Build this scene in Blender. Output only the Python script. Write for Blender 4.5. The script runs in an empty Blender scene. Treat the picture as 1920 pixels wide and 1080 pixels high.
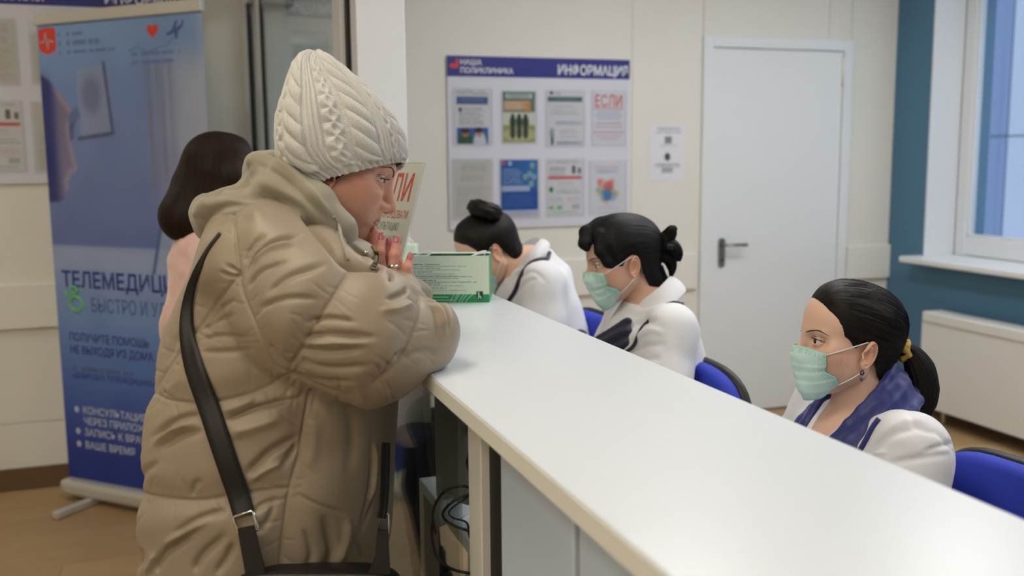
import bpy, bmesh, math
import numpy as np
from mathutils import Matrix, Vector
from mathutils.bvhtree import BVHTree

scene = bpy.context.scene
COL = scene.collection

# ------------------------------------------------------------------ camera
FPX, CAMH = 1830.0, 1.45
RC = np.array([[0.94495795, -0.05220922, 0.3229995],
               [-0.32707971, -0.12489429, 0.93670715],
               [-0.00856395, -0.99079545, -0.13509642]])   # world = RC @ (right, down, forward)
CAM0 = np.array([0, 0, CAMH])
cam_data = bpy.data.cameras.new('camera')
cam = bpy.data.objects.new('camera', cam_data)
COL.objects.link(cam)
M = Matrix.Identity(4)
for i in range(3):
    M[i][0], M[i][1], M[i][2] = RC[i, 0], -RC[i, 1], -RC[i, 2]
    M[i][3] = CAM0[i]
cam.matrix_world = M
cam_data.sensor_width = 36
cam_data.lens = FPX / 1920 * 36
cam_data.clip_start = 0.05
cam_data.dof.use_dof = True
cam_data.dof.focus_distance = 1.80
cam_data.dof.aperture_fstop = 3.2
scene.camera = cam

def P(px, py, d):
    """point at photo position (1920x1080 frame) and true distance along the lens axis"""
    return CAM0 + RC @ (np.array([px - 960, py - 540, FPX]) / FPX * d)
def to_px(v):
    c = (np.asarray(v) - CAM0) @ RC
    return np.stack([960 + FPX * c[..., 0] / c[..., 2], 540 + FPX * c[..., 1] / c[..., 2], c[..., 2]], -1)

# ------------------------------------------------------------------ world, exposure
world = bpy.data.worlds.new('world'); scene.world = world
world.use_nodes = True
bg = world.node_tree.nodes['Background']
bg.inputs[0].default_value = (0.62, 0.78, 1.0, 1)
bg.inputs[1].default_value = 2.4
scene.view_settings.view_transform = 'Standard'
scene.view_settings.look = 'None'
scene.view_settings.gamma = 1
scene.view_settings.use_curve_mapping = False
scene.view_settings.exposure = 0.0
LAMP_OFFICE, LAMP_LOBBY = 13.5, 14.5
LAMP_COL = (0.99, 1.0, 1.0)
LAMP_COL_LOBBY = (1.0, 0.91, 0.74)
scene.cycles.max_bounces = 8; scene.cycles.diffuse_bounces = 3; scene.cycles.glossy_bounces = 3
scene.cycles.transmission_bounces = 6; scene.cycles.transparent_max_bounces = 12
scene.cycles.caustics_reflective = False; scene.cycles.caustics_refractive = False
scene.cycles.use_adaptive_sampling = True; scene.cycles.adaptive_threshold = 0.04

# ------------------------------------------------------------------ helpers
def lin(c):
    c = np.asarray(c, float) / 255.0
    return np.where(c <= 0.04045, c / 12.92, ((c + 0.055) / 1.055) ** 2.4)
def rgba(c): return (*lin(c), 1.0)

def mat(name, col, rough=0.5, metal=0.0, noise=0.0, nscale=40, bump=0.0, bscale=200, trans=0.0, ior=1.45,
        emit=None, estr=1.0, spec=0.5, vcol=False, sss=0.0, sheen=0.0, coat=0.0, stretch=(1, 1, 1), alpha=1.0, coord='Object'):
    m = bpy.data.materials.new(name); m.use_nodes = True
    nt = m.node_tree; b = nt.nodes['Principled BSDF']
    b.inputs['Roughness'].default_value = rough; b.inputs['Metallic'].default_value = metal
    b.inputs['IOR'].default_value = ior; b.inputs['Specular IOR Level'].default_value = spec
    b.inputs['Transmission Weight'].default_value = trans
    b.inputs['Sheen Weight'].default_value = sheen; b.inputs['Coat Weight'].default_value = coat
    b.inputs['Alpha'].default_value = alpha
    if sss:
        b.inputs['Subsurface Weight'].default_value = sss
        b.inputs['Subsurface Radius'].default_value = (0.012, 0.004, 0.002); b.inputs['Subsurface Scale'].default_value = 0.6
    if emit is not None:
        b.inputs['Emission Color'].default_value = (*emit, 1); b.inputs['Emission Strength'].default_value = estr
    src = None
    if vcol:
        a = nt.nodes.new('ShaderNodeAttribute'); a.attribute_name = 'Col'; src = a.outputs['Color']
    else:
        b.inputs['Base Color'].default_value = rgba(col)
    vec = None
    if noise or bump:
        tc = nt.nodes.new('ShaderNodeTexCoord'); mp = nt.nodes.new('ShaderNodeMapping')
        mp.inputs['Scale'].default_value = stretch
        nt.links.new(tc.outputs[coord], mp.inputs[0]); vec = mp.outputs[0]
    if noise:
        n = nt.nodes.new('ShaderNodeTexNoise'); n.inputs['Scale'].default_value = nscale; n.inputs['Detail'].default_value = 4
        nt.links.new(vec, n.inputs['Vector'])
        mr = nt.nodes.new('ShaderNodeMapRange'); mr.inputs[3].default_value = 1 - noise; mr.inputs[4].default_value = 1 + noise
        nt.links.new(n.outputs[0], mr.inputs[0])
        mx = nt.nodes.new('ShaderNodeVectorMath'); mx.operation = 'SCALE'
        if src is not None: nt.links.new(src, mx.inputs[0])
        else: mx.inputs[0].default_value = tuple(lin(col))
        nt.links.new(mr.outputs[0], mx.inputs['Scale']); src = mx.outputs[0]
    if src is not None: nt.links.new(src, b.inputs['Base Color'])
    if bump:
        n = nt.nodes.new('ShaderNodeTexNoise'); n.inputs['Scale'].default_value = bscale; n.inputs['Detail'].default_value = 3
        nt.links.new(vec, n.inputs['Vector'])
        bp = nt.nodes.new('ShaderNodeBump'); bp.inputs['Strength'].default_value = bump; bp.inputs['Distance'].default_value = 0.002
        nt.links.new(n.outputs[0], bp.inputs['Height']); nt.links.new(bp.outputs[0], b.inputs['Normal'])
    return m

def thin_glass(name, tint=(244, 248, 247), rough=0.0, ior=1.5, boost=1.0):
    m = bpy.data.materials.new(name); m.use_nodes = True; nt = m.node_tree; nt.nodes.clear()
    o = nt.nodes.new('ShaderNodeOutputMaterial'); mx = nt.nodes.new('ShaderNodeMixShader'); fr = nt.nodes.new('ShaderNodeFresnel'); fr.inputs[0].default_value = ior
    t = nt.nodes.new('ShaderNodeBsdfTransparent'); t.inputs[0].default_value = rgba(tint); g = nt.nodes.new('ShaderNodeBsdfGlossy'); g.inputs['Roughness'].default_value = rough
    ml = nt.nodes.new('ShaderNodeMath'); ml.operation = 'MULTIPLY'; ml.inputs[1].default_value = boost
    ge = nt.nodes.new('ShaderNodeNewGeometry'); mr = nt.nodes.new('ShaderNodeMapRange'); mr.inputs[3].default_value = ior; mr.inputs[4].default_value = 1 / ior
    nt.links.new(ge.outputs['Backfacing'], mr.inputs[0]); nt.links.new(mr.outputs[0], fr.inputs[0])
    nt.links.new(fr.outputs[0], ml.inputs[0]); nt.links.new(ml.outputs[0], mx.inputs[0]); nt.links.new(t.outputs[0], mx.inputs[1]); nt.links.new(g.outputs[0], mx.inputs[2]); nt.links.new(mx.outputs[0], o.inputs[0])
    return m

def mesh_obj(name, verts, faces, material, parent=None, smooth=False, colors=None):
    me = bpy.data.meshes.new(name)
    verts = np.asarray(verts, np.float32)
    if isinstance(faces, np.ndarray):
        n, k = faces.shape
        me.vertices.add(len(verts)); me.vertices.foreach_set('co', verts.ravel())
        me.loops.add(n * k); me.loops.foreach_set('vertex_index', faces.astype(np.int32).ravel())
        me.polygons.add(n); me.polygons.foreach_set('loop_start', np.arange(0, n * k, k, dtype=np.int32))
        me.update(calc_edges=True); me.validate()
    else:
        me.from_pydata([tuple(map(float, v)) for v in verts], [], [tuple(map(int, f)) for f in faces])
    if smooth: me.polygons.foreach_set('use_smooth', np.ones(len(me.polygons), bool))
    if colors is not None:
        ca = me.attributes.new('Col', 'FLOAT_COLOR', 'POINT')
        cc = np.ones((len(verts), 4), np.float32); cc[:, :3] = colors
        ca.data.foreach_set('color', cc.ravel())
    me.update()
    o = bpy.data.objects.new(name, me)
    if material is not None: me.materials.append(material)
    COL.objects.link(o)
    if parent is not None: adopt(o, parent)
    return o

def chain_inv(p):
    if p is None: return Matrix.Identity(4)
    m = p.matrix_basis.inverted() @ p.matrix_parent_inverse.inverted()
    return m @ chain_inv(p.parent)
def adopt(o, parent):
    o.parent = parent; o.matrix_parent_inverse = chain_inv(parent)

def tag(o, label, cat, group=None):
    o['label'] = label; o['category'] = cat
    if group: o['group'] = group
    return o
def struct(o, label=None, cat=None):
    o['kind'] = 'structure'
    if label: o['label'] = label
    if cat: o['category'] = cat
    return o
def thing(name, loc, label, cat, group=None):
    e = bpy.data.objects.new(name, None); e.empty_display_size = 0.1
    e.location = loc; COL.objects.link(e)
    return tag(e, label, cat, group)

class MB:
    """collects shapes into one mesh"""
    def __init__(s): s.v = []; s.f = []
    def add(s, v, f):
        n = len(s.v); s.v += [tuple(map(float, q)) for q in v]; s.f += [tuple(i + n for i in q) for q in f]; return s
    def box(s, lo, hi, bev=0.0, Mx=None):
        lo = np.array(lo, float); hi = np.array(hi, float)
        if bev <= 0:
            v = np.array([[(lo, hi)[(i >> k) & 1][k] for k in range(3)] for i in range(8)])
            f = [(0, 2, 3, 1), (4, 5, 7, 6), (0, 1, 5, 4), (2, 6, 7, 3), (0, 4, 6, 2), (1, 3, 7, 5)]
        else:
            bm = bmesh.new(); bmesh.ops.create_cube(bm, size=1)
            for q in bm.verts: q.co = Vector((lo + (np.array(q.co) + 0.5) * (hi - lo)).tolist())
            bmesh.ops.bevel(bm, geom=bm.edges[:], offset=min(bev, 0.49 * (hi - lo).min()), segments=2, profile=0.5, affect='EDGES')
            v = np.array([list(q.co) for q in bm.verts]); f = [[q.index for q in p.verts] for p in bm.faces]; bm.free()
        if Mx is not None: v = (np.array(Mx)[:3, :3] @ v.T).T + np.array(Mx)[:3, 3]
        return s.add(v, f)
    def tube(s, pts, r, n=10, cap=True, closed=False):
        pts = np.asarray(pts, float); K = len(pts); r = np.broadcast_to(np.asarray(r, float), (K,))
        t = np.gradient(pts, axis=0) if not closed else np.roll(pts, -1, 0) - np.roll(pts, 1, 0)
        t /= np.linalg.norm(t, axis=1, keepdims=True) + 1e-12
        up = np.array([0, 0, 1.0]) if abs(t[0][2]) < 0.9 else np.array([1.0, 0, 0])
        v = []; a = np.cross(t[0], up); a /= np.linalg.norm(a)
        for k in range(K):
            a = a - t[k] * a.dot(t[k]); a /= np.linalg.norm(a) + 1e-12; b = np.cross(t[k], a)
            for i in range(n):
                th = 2 * math.pi * i / n; v.append(pts[k] + r[k] * (math.cos(th) * a + math.sin(th) * b))
        f = []
        for k in range(K if closed else K - 1):
            k2 = (k + 1) % K
            for i in range(n):
                j = (i + 1) % n; f.append((k * n + i, k * n + j, k2 * n + j, k2 * n + i))
        if cap and not closed: f += [tuple(range(n - 1, -1, -1)), tuple((K - 1) * n + i for i in range(n))]
        return s.add(v, f)
    def prism(s, poly, d, Mx=None):
        """poly in local xy, extruded 0..d along local z"""
        n = len(poly)
        v = [(x, y, 0) for x, y in poly] + [(x, y, d) for x, y in poly]
        f = [tuple(range(n - 1, -1, -1)), tuple(range(n, 2 * n))] + [(i, (i + 1) % n, n + (i + 1) % n, n + i) for i in range(n)]
        v = np.array(v, float)
        if Mx is not None: v = (np.array(Mx)[:3, :3] @ v.T).T + np.array(Mx)[:3, 3]
        return s.add(v, f)
    def lathe(s, prof, n=20, Mx=None):
        v = []; f = []
        for (r, z) in prof:
            for i in range(n):
                th = 2 * math.pi * i / n; v.append((r * math.cos(th), r * math.sin(th), z))
        for k in range(len(prof) - 1):
            for i in range(n):
                j = (i + 1) % n; f.append((k * n + i, k * n + j, (k + 1) * n + j, (k + 1) * n + i))
        f += [tuple(range(n - 1, -1, -1)), tuple((len(prof) - 1) * n + i for i in range(n))]
        v = np.array(v, float)
        if Mx is not None: v = (np.array(Mx)[:3, :3] @ v.T).T + np.array(Mx)[:3, 3]
        return s.add(v, f)
    def build(s, name, material, parent=None, smooth=False):
        return mesh_obj(name, s.v, s.f, material, parent, smooth)
def box(name, lo, hi, material, parent=None, bev=0.0, Mx=None):
    return MB().box(lo, hi, bev, Mx).build(name, material, parent)

def frame_mx(o, x, y, z=None):
    """matrix with origin o, local x and y axes given"""
    x = np.array(x, float); x /= np.linalg.norm(x); y = np.array(y, float); y -= x * x.dot(y); y /= np.linalg.norm(y)
    z = np.cross(x, y); Mx = np.eye(4); Mx[:3, 0] = x; Mx[:3, 1] = y; Mx[:3, 2] = z; Mx[:3, 3] = o
    return Mx

def text_mesh(name, body, size_h, Mx, material, parent, bold=0.0, width=None, align='LEFT', italic=False, depth=0.0004):
    """flat lettering: local x right, y up; size_h = cap height; width = total width if given"""
    cu = bpy.data.curves.new(name, 'FONT'); cu.body = body; cu.align_x = 'LEFT'; cu.size = 1.0; cu.resolution_u = 3
    cu.offset = bold; cu.extrude = 0.0
    if italic: cu.shear = 0.25
    to = bpy.data.objects.new(name, cu); COL.objects.link(to)
    dg = bpy.context.evaluated_depsgraph_get(); dg.update()
    me = bpy.data.meshes.new_from_object(to.evaluated_get(dg))
    bpy.data.objects.remove(to); bpy.data.curves.remove(cu)
    n = len(me.vertices); v = np.empty(n * 3, np.float32); me.vertices.foreach_get('co', v); v = v.reshape(-1, 3)
    fs = [tuple(p.vertices) for p in me.polygons]; bpy.data.meshes.remove(me)
    if n == 0: return None
    s = size_h / 0.72
    v = v * s; x0, x1 = v[:, 0].min(), v[:, 0].max(); v[:, 0] -= x0
    if width: v[:, 0] *= width / (x1 - x0)
    w = v[:, 0].max()
    if align == 'CENTER': v[:, 0] -= w / 2
    if align == 'RIGHT': v[:, 0] -= w
    v[:, 2] = depth
    v = (Mx[:3, :3] @ v.T).T + Mx[:3, 3]
    return mesh_obj(name, v, fs, material, parent)

def smoothstep(a, b, x):
    t = np.clip((x - a) / (b - a), 0, 1); return t * t * (3 - 2 * t)
def in_poly(x, y, poly):
    poly = np.asarray(poly, float); c = np.zeros(x.shape, bool); n = len(poly); j = n - 1
    for i in range(n):
        xi, yi = poly[i]; xj, yj = poly[j]
        c ^= ((yi > y) != (yj > y)) & (x < (xj - xi) * (y - yi) / (yj - yi + 1e-12) + xi); j = i
    return c
def seg_dist(x, y, pts):
    """distance to an open polyline in 2D and parameter along it (0..1)"""
    pts = np.asarray(pts, float); best = np.full(x.shape, 1e9); par = np.zeros(x.shape); L = len(pts) - 1
    for i in range(L):
        a, b = pts[i], pts[i + 1]; d = b - a; q = d.dot(d) + 1e-12
        t = np.clip(((x - a[0]) * d[0] + (y - a[1]) * d[1]) / q, 0, 1)
        dd = np.hypot(x - a[0] - t * d[0], y - a[1] - t * d[1]); m = dd < best
        best = np.where(m, dd, best); par = np.where(m, (i + t) / L, par)
    return best, par
def poly_soft(x, y, poly, soft):
    """soft inside mask"""
    d, _ = seg_dist(x, y, list(poly) + [poly[0]]); s = np.where(in_poly(x, y, poly), d, -d)
    return smoothstep(-soft, soft, s)
def value_noise(x, y, seed=0):
    def h(i, j): return np.modf(np.abs(np.sin(i * 127.1 + j * 311.7 + seed * 74.7) * 43758.5453))[0]
    i = np.floor(x); j = np.floor(y); fx = x - i; fy = y - j; fx = fx * fx * (3 - 2 * fx); fy = fy * fy * (3 - 2 * fy)
    return (h(i, j) * (1 - fx) + h(i + 1, j) * fx) * (1 - fy) + (h(i, j + 1) * (1 - fx) + h(i + 1, j + 1) * fx) * fy

def print_sheet(name, w, h, nx, ny, Mx, painter, material, parent, thick=0.0006):
    """a printed sheet: dense grid whose ink is stored per vertex; local x right, y up; painter(x, y) -> rgb 0..255 (y from top, both 0..1)"""
    gx, gy = np.meshgrid(np.linspace(0, 1, nx), np.linspace(0, 1, ny))
    c = np.asarray(painter(gx, gy), float); c = lin(np.clip(c, 0, 255)).reshape(-1, 3)
    v = np.stack([gx * w, (1 - gy) * h, np.full(gx.shape, thick)], -1).reshape(-1, 3)
    idx = np.arange(nx * ny).reshape(ny, nx)
    f = np.stack([idx[1:, :-1], idx[1:, 1:], idx[:-1, 1:], idx[:-1, :-1]], -1).reshape(-1, 4)
    n = len(v)
    vb = np.array([[0, 0, 0], [w, 0, 0], [w, h, 0], [0, h, 0]], float)
    v = np.vstack([v, vb]); c = np.vstack([c, np.tile(lin((235, 235, 235)), (4, 1))])
    fb = np.array([[n + 3, n + 2, n + 1, n], [n, n + 1, idx[-1, -1], idx[-1, 0]], [n + 1, n + 2, idx[0, -1], idx[-1, -1]], [n + 2, n + 3, idx[0, 0], idx[0, -1]], [n + 3, n, idx[-1, 0], idx[0, 0]]])
    v = (Mx[:3, :3] @ v.T).T + Mx[:3, 3]
    return mesh_obj(name, v, np.vstack([f, fb]), material, parent, colors=c)
# ================================================================== materials
m_wall = mat('wall_panel_beige', (226, 224, 216), 0.45, noise=0.03, nscale=3, bump=0.05, bscale=300)
m_wall_joint = mat('wall_joint_white', (236, 235, 230), 0.5, noise=0.02)
m_rail = mat('wall_rail_cream', (229, 227, 220), 0.4, noise=0.02, nscale=6)
m_brown = mat('baseboard_brown', (104, 80, 58), 0.5, noise=0.12, nscale=14)
m_blue = mat('wall_paint_blue', (78, 120, 148), 0.6, noise=0.03, nscale=5, bump=0.08, bscale=250)
m_ceil = mat('ceiling_white', (238, 238, 236), 0.8, noise=0.02)
m_white = mat('white_laminate', (213, 219, 226), 0.28, noise=0.012, nscale=8)
m_door = mat('door_white', (226, 231, 234), 0.35, noise=0.012, nscale=4)
m_pvc = mat('pvc_white', (222, 224, 226), 0.3, noise=0.012, nscale=9)
m_gasket = mat('gasket_black', (16, 16, 17), 0.5, noise=0.1)
m_steel = mat('brushed_steel', (150, 150, 148), 0.3, 1.0, noise=0.05)
m_glass = thin_glass('clear_glass')
m_black = mat('black_plastic', (20, 20, 22), 0.45, noise=0.1)
m_grey = mat('grey_plastic', (150, 154, 152), 0.45, noise=0.03)
m_print = mat('printed_sheet', (255, 255, 255), 0.35, vcol=True, noise=0.01)
m_navy = mat('ink_navy', (38, 44, 130), 0.4, noise=0.02)
m_ink_white = mat('ink_white', (235, 236, 240), 0.4, noise=0.01)
m_ink_red = mat('ink_red', (214, 66, 48), 0.4, noise=0.02)
m_ink_grey = mat('ink_grey', (120, 124, 126), 0.4, noise=0.02)
m_ink_dark = mat('ink_dark', (58, 60, 66), 0.4, noise=0.02)

# floor: vinyl planks
m_floor = mat('floor_base', (96, 78, 58), 0.5, noise=0.1)
m_plank = [mat('vinyl_plank_%d' % i, c, 0.42, noise=0.16, nscale=5, stretch=(1.2, 10, 1), bump=0.05, bscale=60) for i, c in enumerate([(176, 146, 106), (168, 138, 100), (182, 152, 112)])]
XL, XR, YF, YB, ZC = -3.2, 3.93, -2.6, 4.65, 2.75
floor = struct(box('floor', (XL - .2, YF - .2, -0.12), (XR + .2, YB + .2, -0.004), m_floor))
rng = np.random.RandomState(3)
PW, PL = 0.18, 1.22
k = 0
pm = {}
for j, y in enumerate(np.arange(YF, YB - 0.001, PW)):
    x = XL - rng.rand() * PL
    while x < XR:
        a, b = max(x, XL), min(x + PL, XR); y1 = min(y + PW, YB)
        if b - a > 0.03:
            i = rng.randint(3); key = (round(b - a, 3), round(y1 - y, 3), i)
            if key not in pm:
                o = box('floor_plank', (0.001, 0.001, -0.004), (b - a - 0.001, y1 - y - 0.001, 0.0), m_plank[i], None, 0.0)
                pm[key] = o.data
            else:
                o = bpy.data.objects.new('floor_plank', pm[key]); COL.objects.link(o)
            o.location = (a, y, 0); o.parent = floor
        x += PL

struct(box('ceiling', (XL - .2, YF - .2, ZC), (XR + .2, YB + .2, ZC + 0.15), m_ceil))

# ---- back wall with panels, joints, rail, baseboard
DX0, DX1, DZ = 2.677, 3.622, 2.063       # door casing
wb = struct(MB().box((XL - .2, YB + .006, -.1), (DX0 + .03, YB + .2, ZC)).box((DX1 - .03, YB + .006, -.1), (XR + .25, YB + .2, ZC)).box((DX0 + .03, YB + .006, DZ - .03), (DX1 - .03, YB + .2, ZC)).box((DX0 + .03, YB + .1, -.1), (DX1 - .03, YB + .2, DZ - .03)).build('wall_back', m_wall_joint))
joints = [2.268 - 1.2 * k for k in range(5, 0, -1)] + [2.268, 3.468]
edges = [XL] + joints + [XR]
def wpanel(x0, x1, z0, z1, y0=YB):
    if x1 - x0 < 0.02: return
    box('wall_panel', (x0 + .002, y0, z0 + .0015), (x1 - .002, y0 + .006, z1 - .0015), m_wall, wb)
for x0, x1 in zip(edges[:-1], edges[1:]):
    for z0, z1 in ((0.0, 0.301), (0.301, 0.82), (0.82, ZC)):
        segs = [(x0, x1)]
        if z0 < DZ:
            segs = []
            if x0 < DX0: segs.append((x0, min(x1, DX0 + .005)))
            if x1 > DX1: segs.append((max(x0, DX1 - .005), x1))
            if z1 > DZ and x1 > DX0 and x0 < DX1: wpanel(max(x0, DX0 + .005), min(x1, DX1 - .005), DZ, z1)
        for a, b in segs: wpanel(a, b, z0, z1)
for i, (a, b) in enumerate(((XL, 0.33), (0.40, 2.655), (3.626, XR))):
    t = MB().box((a, YB - .022, .722), (b, YB, .916), .004).build('trim_%d' % (i + 1), m_rail)
    struct(t)
def base(name, lo, hi): return struct(box(name, lo, hi, m_brown, None, .003))
base('baseboard_back', (XL, YB - .014, 0), (DX0 - .005, YB, .1)); base('baseboard_back_right', (DX1 + .005, YB - .014, 0), (XR, YB, .1))

# ---- door
dr = thing('door_1', (3.15, YB, 0), 'white flat door with steel lever handle in the beige wall', 'door'); struct(dr)
MB().box((DX0, YB - .02, 0), (DX0 + .058, YB + .06, DZ), .004).build('door_casing', m_door, dr)
MB().box((DX1 - .058, YB - .02, 0), (DX1, YB + .06, DZ), .004).build('door_casing', m_door, dr)
MB().box((DX0 + .058, YB - .02, DZ - .058), (DX1 - .058, YB + .06, DZ), .004).build('door_casing', m_door, dr)
MB().box((DX0 + .061, YB - .008, .008), (DX1 - .061, YB + .035, DZ - .061), .003).build('door_leaf', m_door, dr)
h = MB(); pl = []
for i in range(16):
    th = math.pi * i / 8; pl.append((0.02 * math.cos(th), 0.02 * math.sin(th) + (0.06 if math.sin(th) > 0 else -0.06)))
h.prism(pl, .01, frame_mx((2.810, YB - .008, .912), (1, 0, 0), (0, 0, 1)))
hp = h.build('handle_plate', m_steel, dr)
MB().tube([(2.810, YB - .015, .957), (2.810, YB - .055, .957), (2.818, YB - .063, .957), (2.94, YB - .063, .954)], .0085, 12).build('lever', m_steel, hp, True)
MB().lathe([(.006, 0), (.006, .012)], 12, frame_mx((2.81, YB - .014, .872), (1, 0, 0), (0, 0, 1))).build('keyhole', m_black, hp)
for z in (1.89, .35):
    MB().lathe([(.009, -.075), (.009, .075)], 12, frame_mx((3.560, YB - .014, z), (1, 0, 0), (0, 1, 0))).build('hinge', m_rail, dr, True)

# ---- right wall with two windows
W = [(2.30, 4.365), (-0.6, 1.45)]; WZ0, WZ1 = .872, 2.42
mb = MB(); ys = [YF - .2, W[1][0], W[1][1], W[0][0], W[0][1], YB + .25]
for i in range(0, 6, 2): mb.box((XR, ys[i], -.1), (XR + .42, ys[i + 1], ZC))
for a, b in W: mb.box((XR, a, -.1), (XR + .42, b, WZ0)).box((XR, a, WZ1), (XR + .42, b, ZC))
struct(mb.build('wall_right', m_blue))
base('baseboard_right', (XR - .014, YF, 0), (XR, YB - .014, .1))
for i, (a, b) in enumerate(W):
    w = thing('window_%d' % (i + 1), (XR + .2, (a + b) / 2, WZ0), 'white plastic window with deep white reveal in the blue wall' if i == 0 else 'second white plastic window further along the blue wall', 'window'); struct(w)
    # reveal lining
    t = .012
    MB().box((XR - .004, b - t, WZ0), (XR + .2, b, WZ1), .002).build('reveal', m_pvc, w)
    MB().box((XR - .004, a, WZ0), (XR + .2, a + t, WZ1), .002).build('reveal', m_pvc, w)
    MB().box((XR - .004, a + t, WZ1 - t), (XR + .2, b - t, WZ1), .002).build('reveal', m_pvc, w)
    MB().box((XR - .14, a - .09, WZ0 - .03), (XR + .2, b + .035, WZ0 + .004), .008).build('window_sill', m_pvc, w)
    # frame
    x0, x1, fw = XR + .2, XR + .27, .075
    for lo, hi in (((x0, b - t - fw, WZ0), (x1, b - t, WZ1)), ((x0, a + t, WZ0), (x1, a + t + fw, WZ1)), ((x0, a + t + fw, WZ0 + .004), (x1, b - t - fw, WZ0 + .11)), ((x0, a + t + fw, WZ1 - .1), (x1, b - t - fw, WZ1 - t)), ((x0, (a + b) / 2 - .05, WZ0 + .11), (x1, (a + b) / 2 + .05, WZ1 - .1))):
        MB().box(lo, hi, .006).build('window_frame', m_pvc, w)
    for p, q in ((a + t + fw, (a + b) / 2 - .05), ((a + b) / 2 + .05, b - t - fw)):
        z0, z1 = WZ0 + .11, WZ1 - .1
        g = MB()
        for lo, hi in (((x0 + .012, p, z0), (x0 + .045, p + .014, z1)), ((x0 + .012, q - .014, z0), (x0 + .045, q, z1)), ((x0 + .012, p, z0), (x0 + .045, q, z0 + .014)), ((x0 + .012, p, z1 - .014), (x0 + .045, q, z1))): g.box(lo, hi, .003)
        g.build('glazing_bead', m_steel if False else m_pvc, w)
        box('pane', (x0 + .03, p + .01, z0 + .01), (x0 + .034, q - .01, z1 - .01), m_glass, w)

struct(box('wall_left', (XL - .2, YF - .2, -.1), (XL, YB + .2, ZC), m_wall))
struct(box('wall_front', (XL - .2, YF - .2, -.1), (XR + .2, YF, ZC), m_wall))

# ---- facade across the yard
m_fac1 = mat('facade_blue', (92, 104, 134), 0.6, noise=0.04, nscale=2); m_fac2 = mat('facade_pale', (150, 150, 164), 0.6, noise=0.03, nscale=2); m_fj = mat('facade_joint', (120, 128, 146), .7, noise=.05)
fa = thing('facade', (7.6, 4, -3), 'pale and blue panelled building facade seen through the window', 'building')
box('wall', (7.5, -4, -3), (8.0, 12, 6.5), m_fj, fa)
for z in np.arange(1.586 - 1.45 * 3, 5.0, 1.45):
    for y in np.arange(7.27 - 1.45 * 7, 11, 1.45):
        box('facade_panel', (7.46, y + .008, z + .008), (7.5, y + 1.442, z + 1.442), m_fac2 if y < 7.2 else m_fac1, fa)

# ---- radiator cover / heater
m_rad = mat('radiator_white', (218, 218, 214), 0.4, noise=0.012, nscale=6)
ra = thing('radiator', (3.83, 3.2, .1), 'white panel radiator below the window on the blue wall', 'radiator')
RY0, RY1, RX = 2.55, 4.17, 3.77
MB().box((RX, RY0, .085), (RX + .012, RY1, .545), .004).build('front_panel', m_rad, ra)
MB().box((RX, RY0, .085), (3.90, RY0 + .012, .60), .003).build('side_panel', m_rad, ra)
MB().box((RX - .002, RY1 - .012, .085), (3.90, RY1 + .002, .60), .003).build('side_panel', m_rad, ra)
MB().box((RX - .006, RY0, .545), (RX + .03, RY1, .603), .008).build('top_edge', m_rad, ra)
for y in np.arange(RY0 + .02, RY1 - .02, .03):
    MB().box((RX + .03, y, .585), (3.90, y + .022, .6)).build('grille_bar', m_rad, ra)
MB().box((3.875, RY0 + .02, .1), (3.9, RY1 - .02, .58)).build('back_panel', m_rad, ra)
for y in (RY0 + .3, RY1 - .3): MB().box((3.895, y, .2), (XR, y + .04, .4)).build('bracket', m_rad, ra)
MB().tube([(3.85, RY1 - .1, .09), (3.85, RY1 - .1, -.002)], .01, 10).build('pipe', m_rad, ra, True)

# ---- ceiling lamps (600 x 600 panels); unseen, several added to brighten counter front, post and back wall
m_diff = {}
for nm, st in (('office', LAMP_OFFICE), ('lobby', LAMP_LOBBY), ('far', LAMP_LOBBY * .75)):
    m_diff[nm] = mat('lamp_diffuser_' + nm, (250, 250, 250), .5, emit=LAMP_COL if nm == 'office' else LAMP_COL_LOBBY, estr=st)
lamps = [(1.8, 0.4, 'office', 'nearest the counter front'), (1.8, 2.1, 'office', 'above the receptionists'), (1.8, 3.2, 'office', 'near the information board'), (3.2, 0.4, 'office', 'by the second window'), (3.2, 2.1, 'office', 'by the radiator'), (3.2, 3.2, 'office', 'added near the white door to brighten the back wall'), (-1.0, 0.3, 'lobby', 'in the lobby behind the queue'), (-0.9, -1.2, 'lobby', 'added in the lobby to brighten the counter front'), (-2.3, 0.3, 'lobby', 'added near the left wall to brighten the counter post'), (-2.3, -1.4, 'lobby', 'added in the lobby corner to brighten the counter post'), (-0.15, 1.5, 'lobby', 'in the lobby, placed over the client to light her shoulders'), (-1.6, 3.8, 'far', 'in the lobby near the banner')]  # lobby lamp beside the counter is set over the client for shoulder light
for x, y, nm, wd in lamps:
    l = thing('ceiling_lamp', (x, y, ZC), 'square white ceiling light panel ' + wd, 'lamp', 'square ceiling light panels')
    f = MB()
    for lo, hi in (((x - .3, y - .3), (x - .28, y + .3)), ((x + .28, y - .3), (x + .3, y + .3)), ((x - .28, y - .3), (x + .28, y - .28)), ((x - .28, y + .28), (x + .28, y + .3))): f.box((*lo, ZC - .03), (*hi, ZC))
    f.build('lamp_frame', m_pvc, l)
    box('diffuser', (x - .28, y - .28, ZC - .022), (x + .28, y + .28, ZC - .008), m_diff[nm], l)
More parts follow.
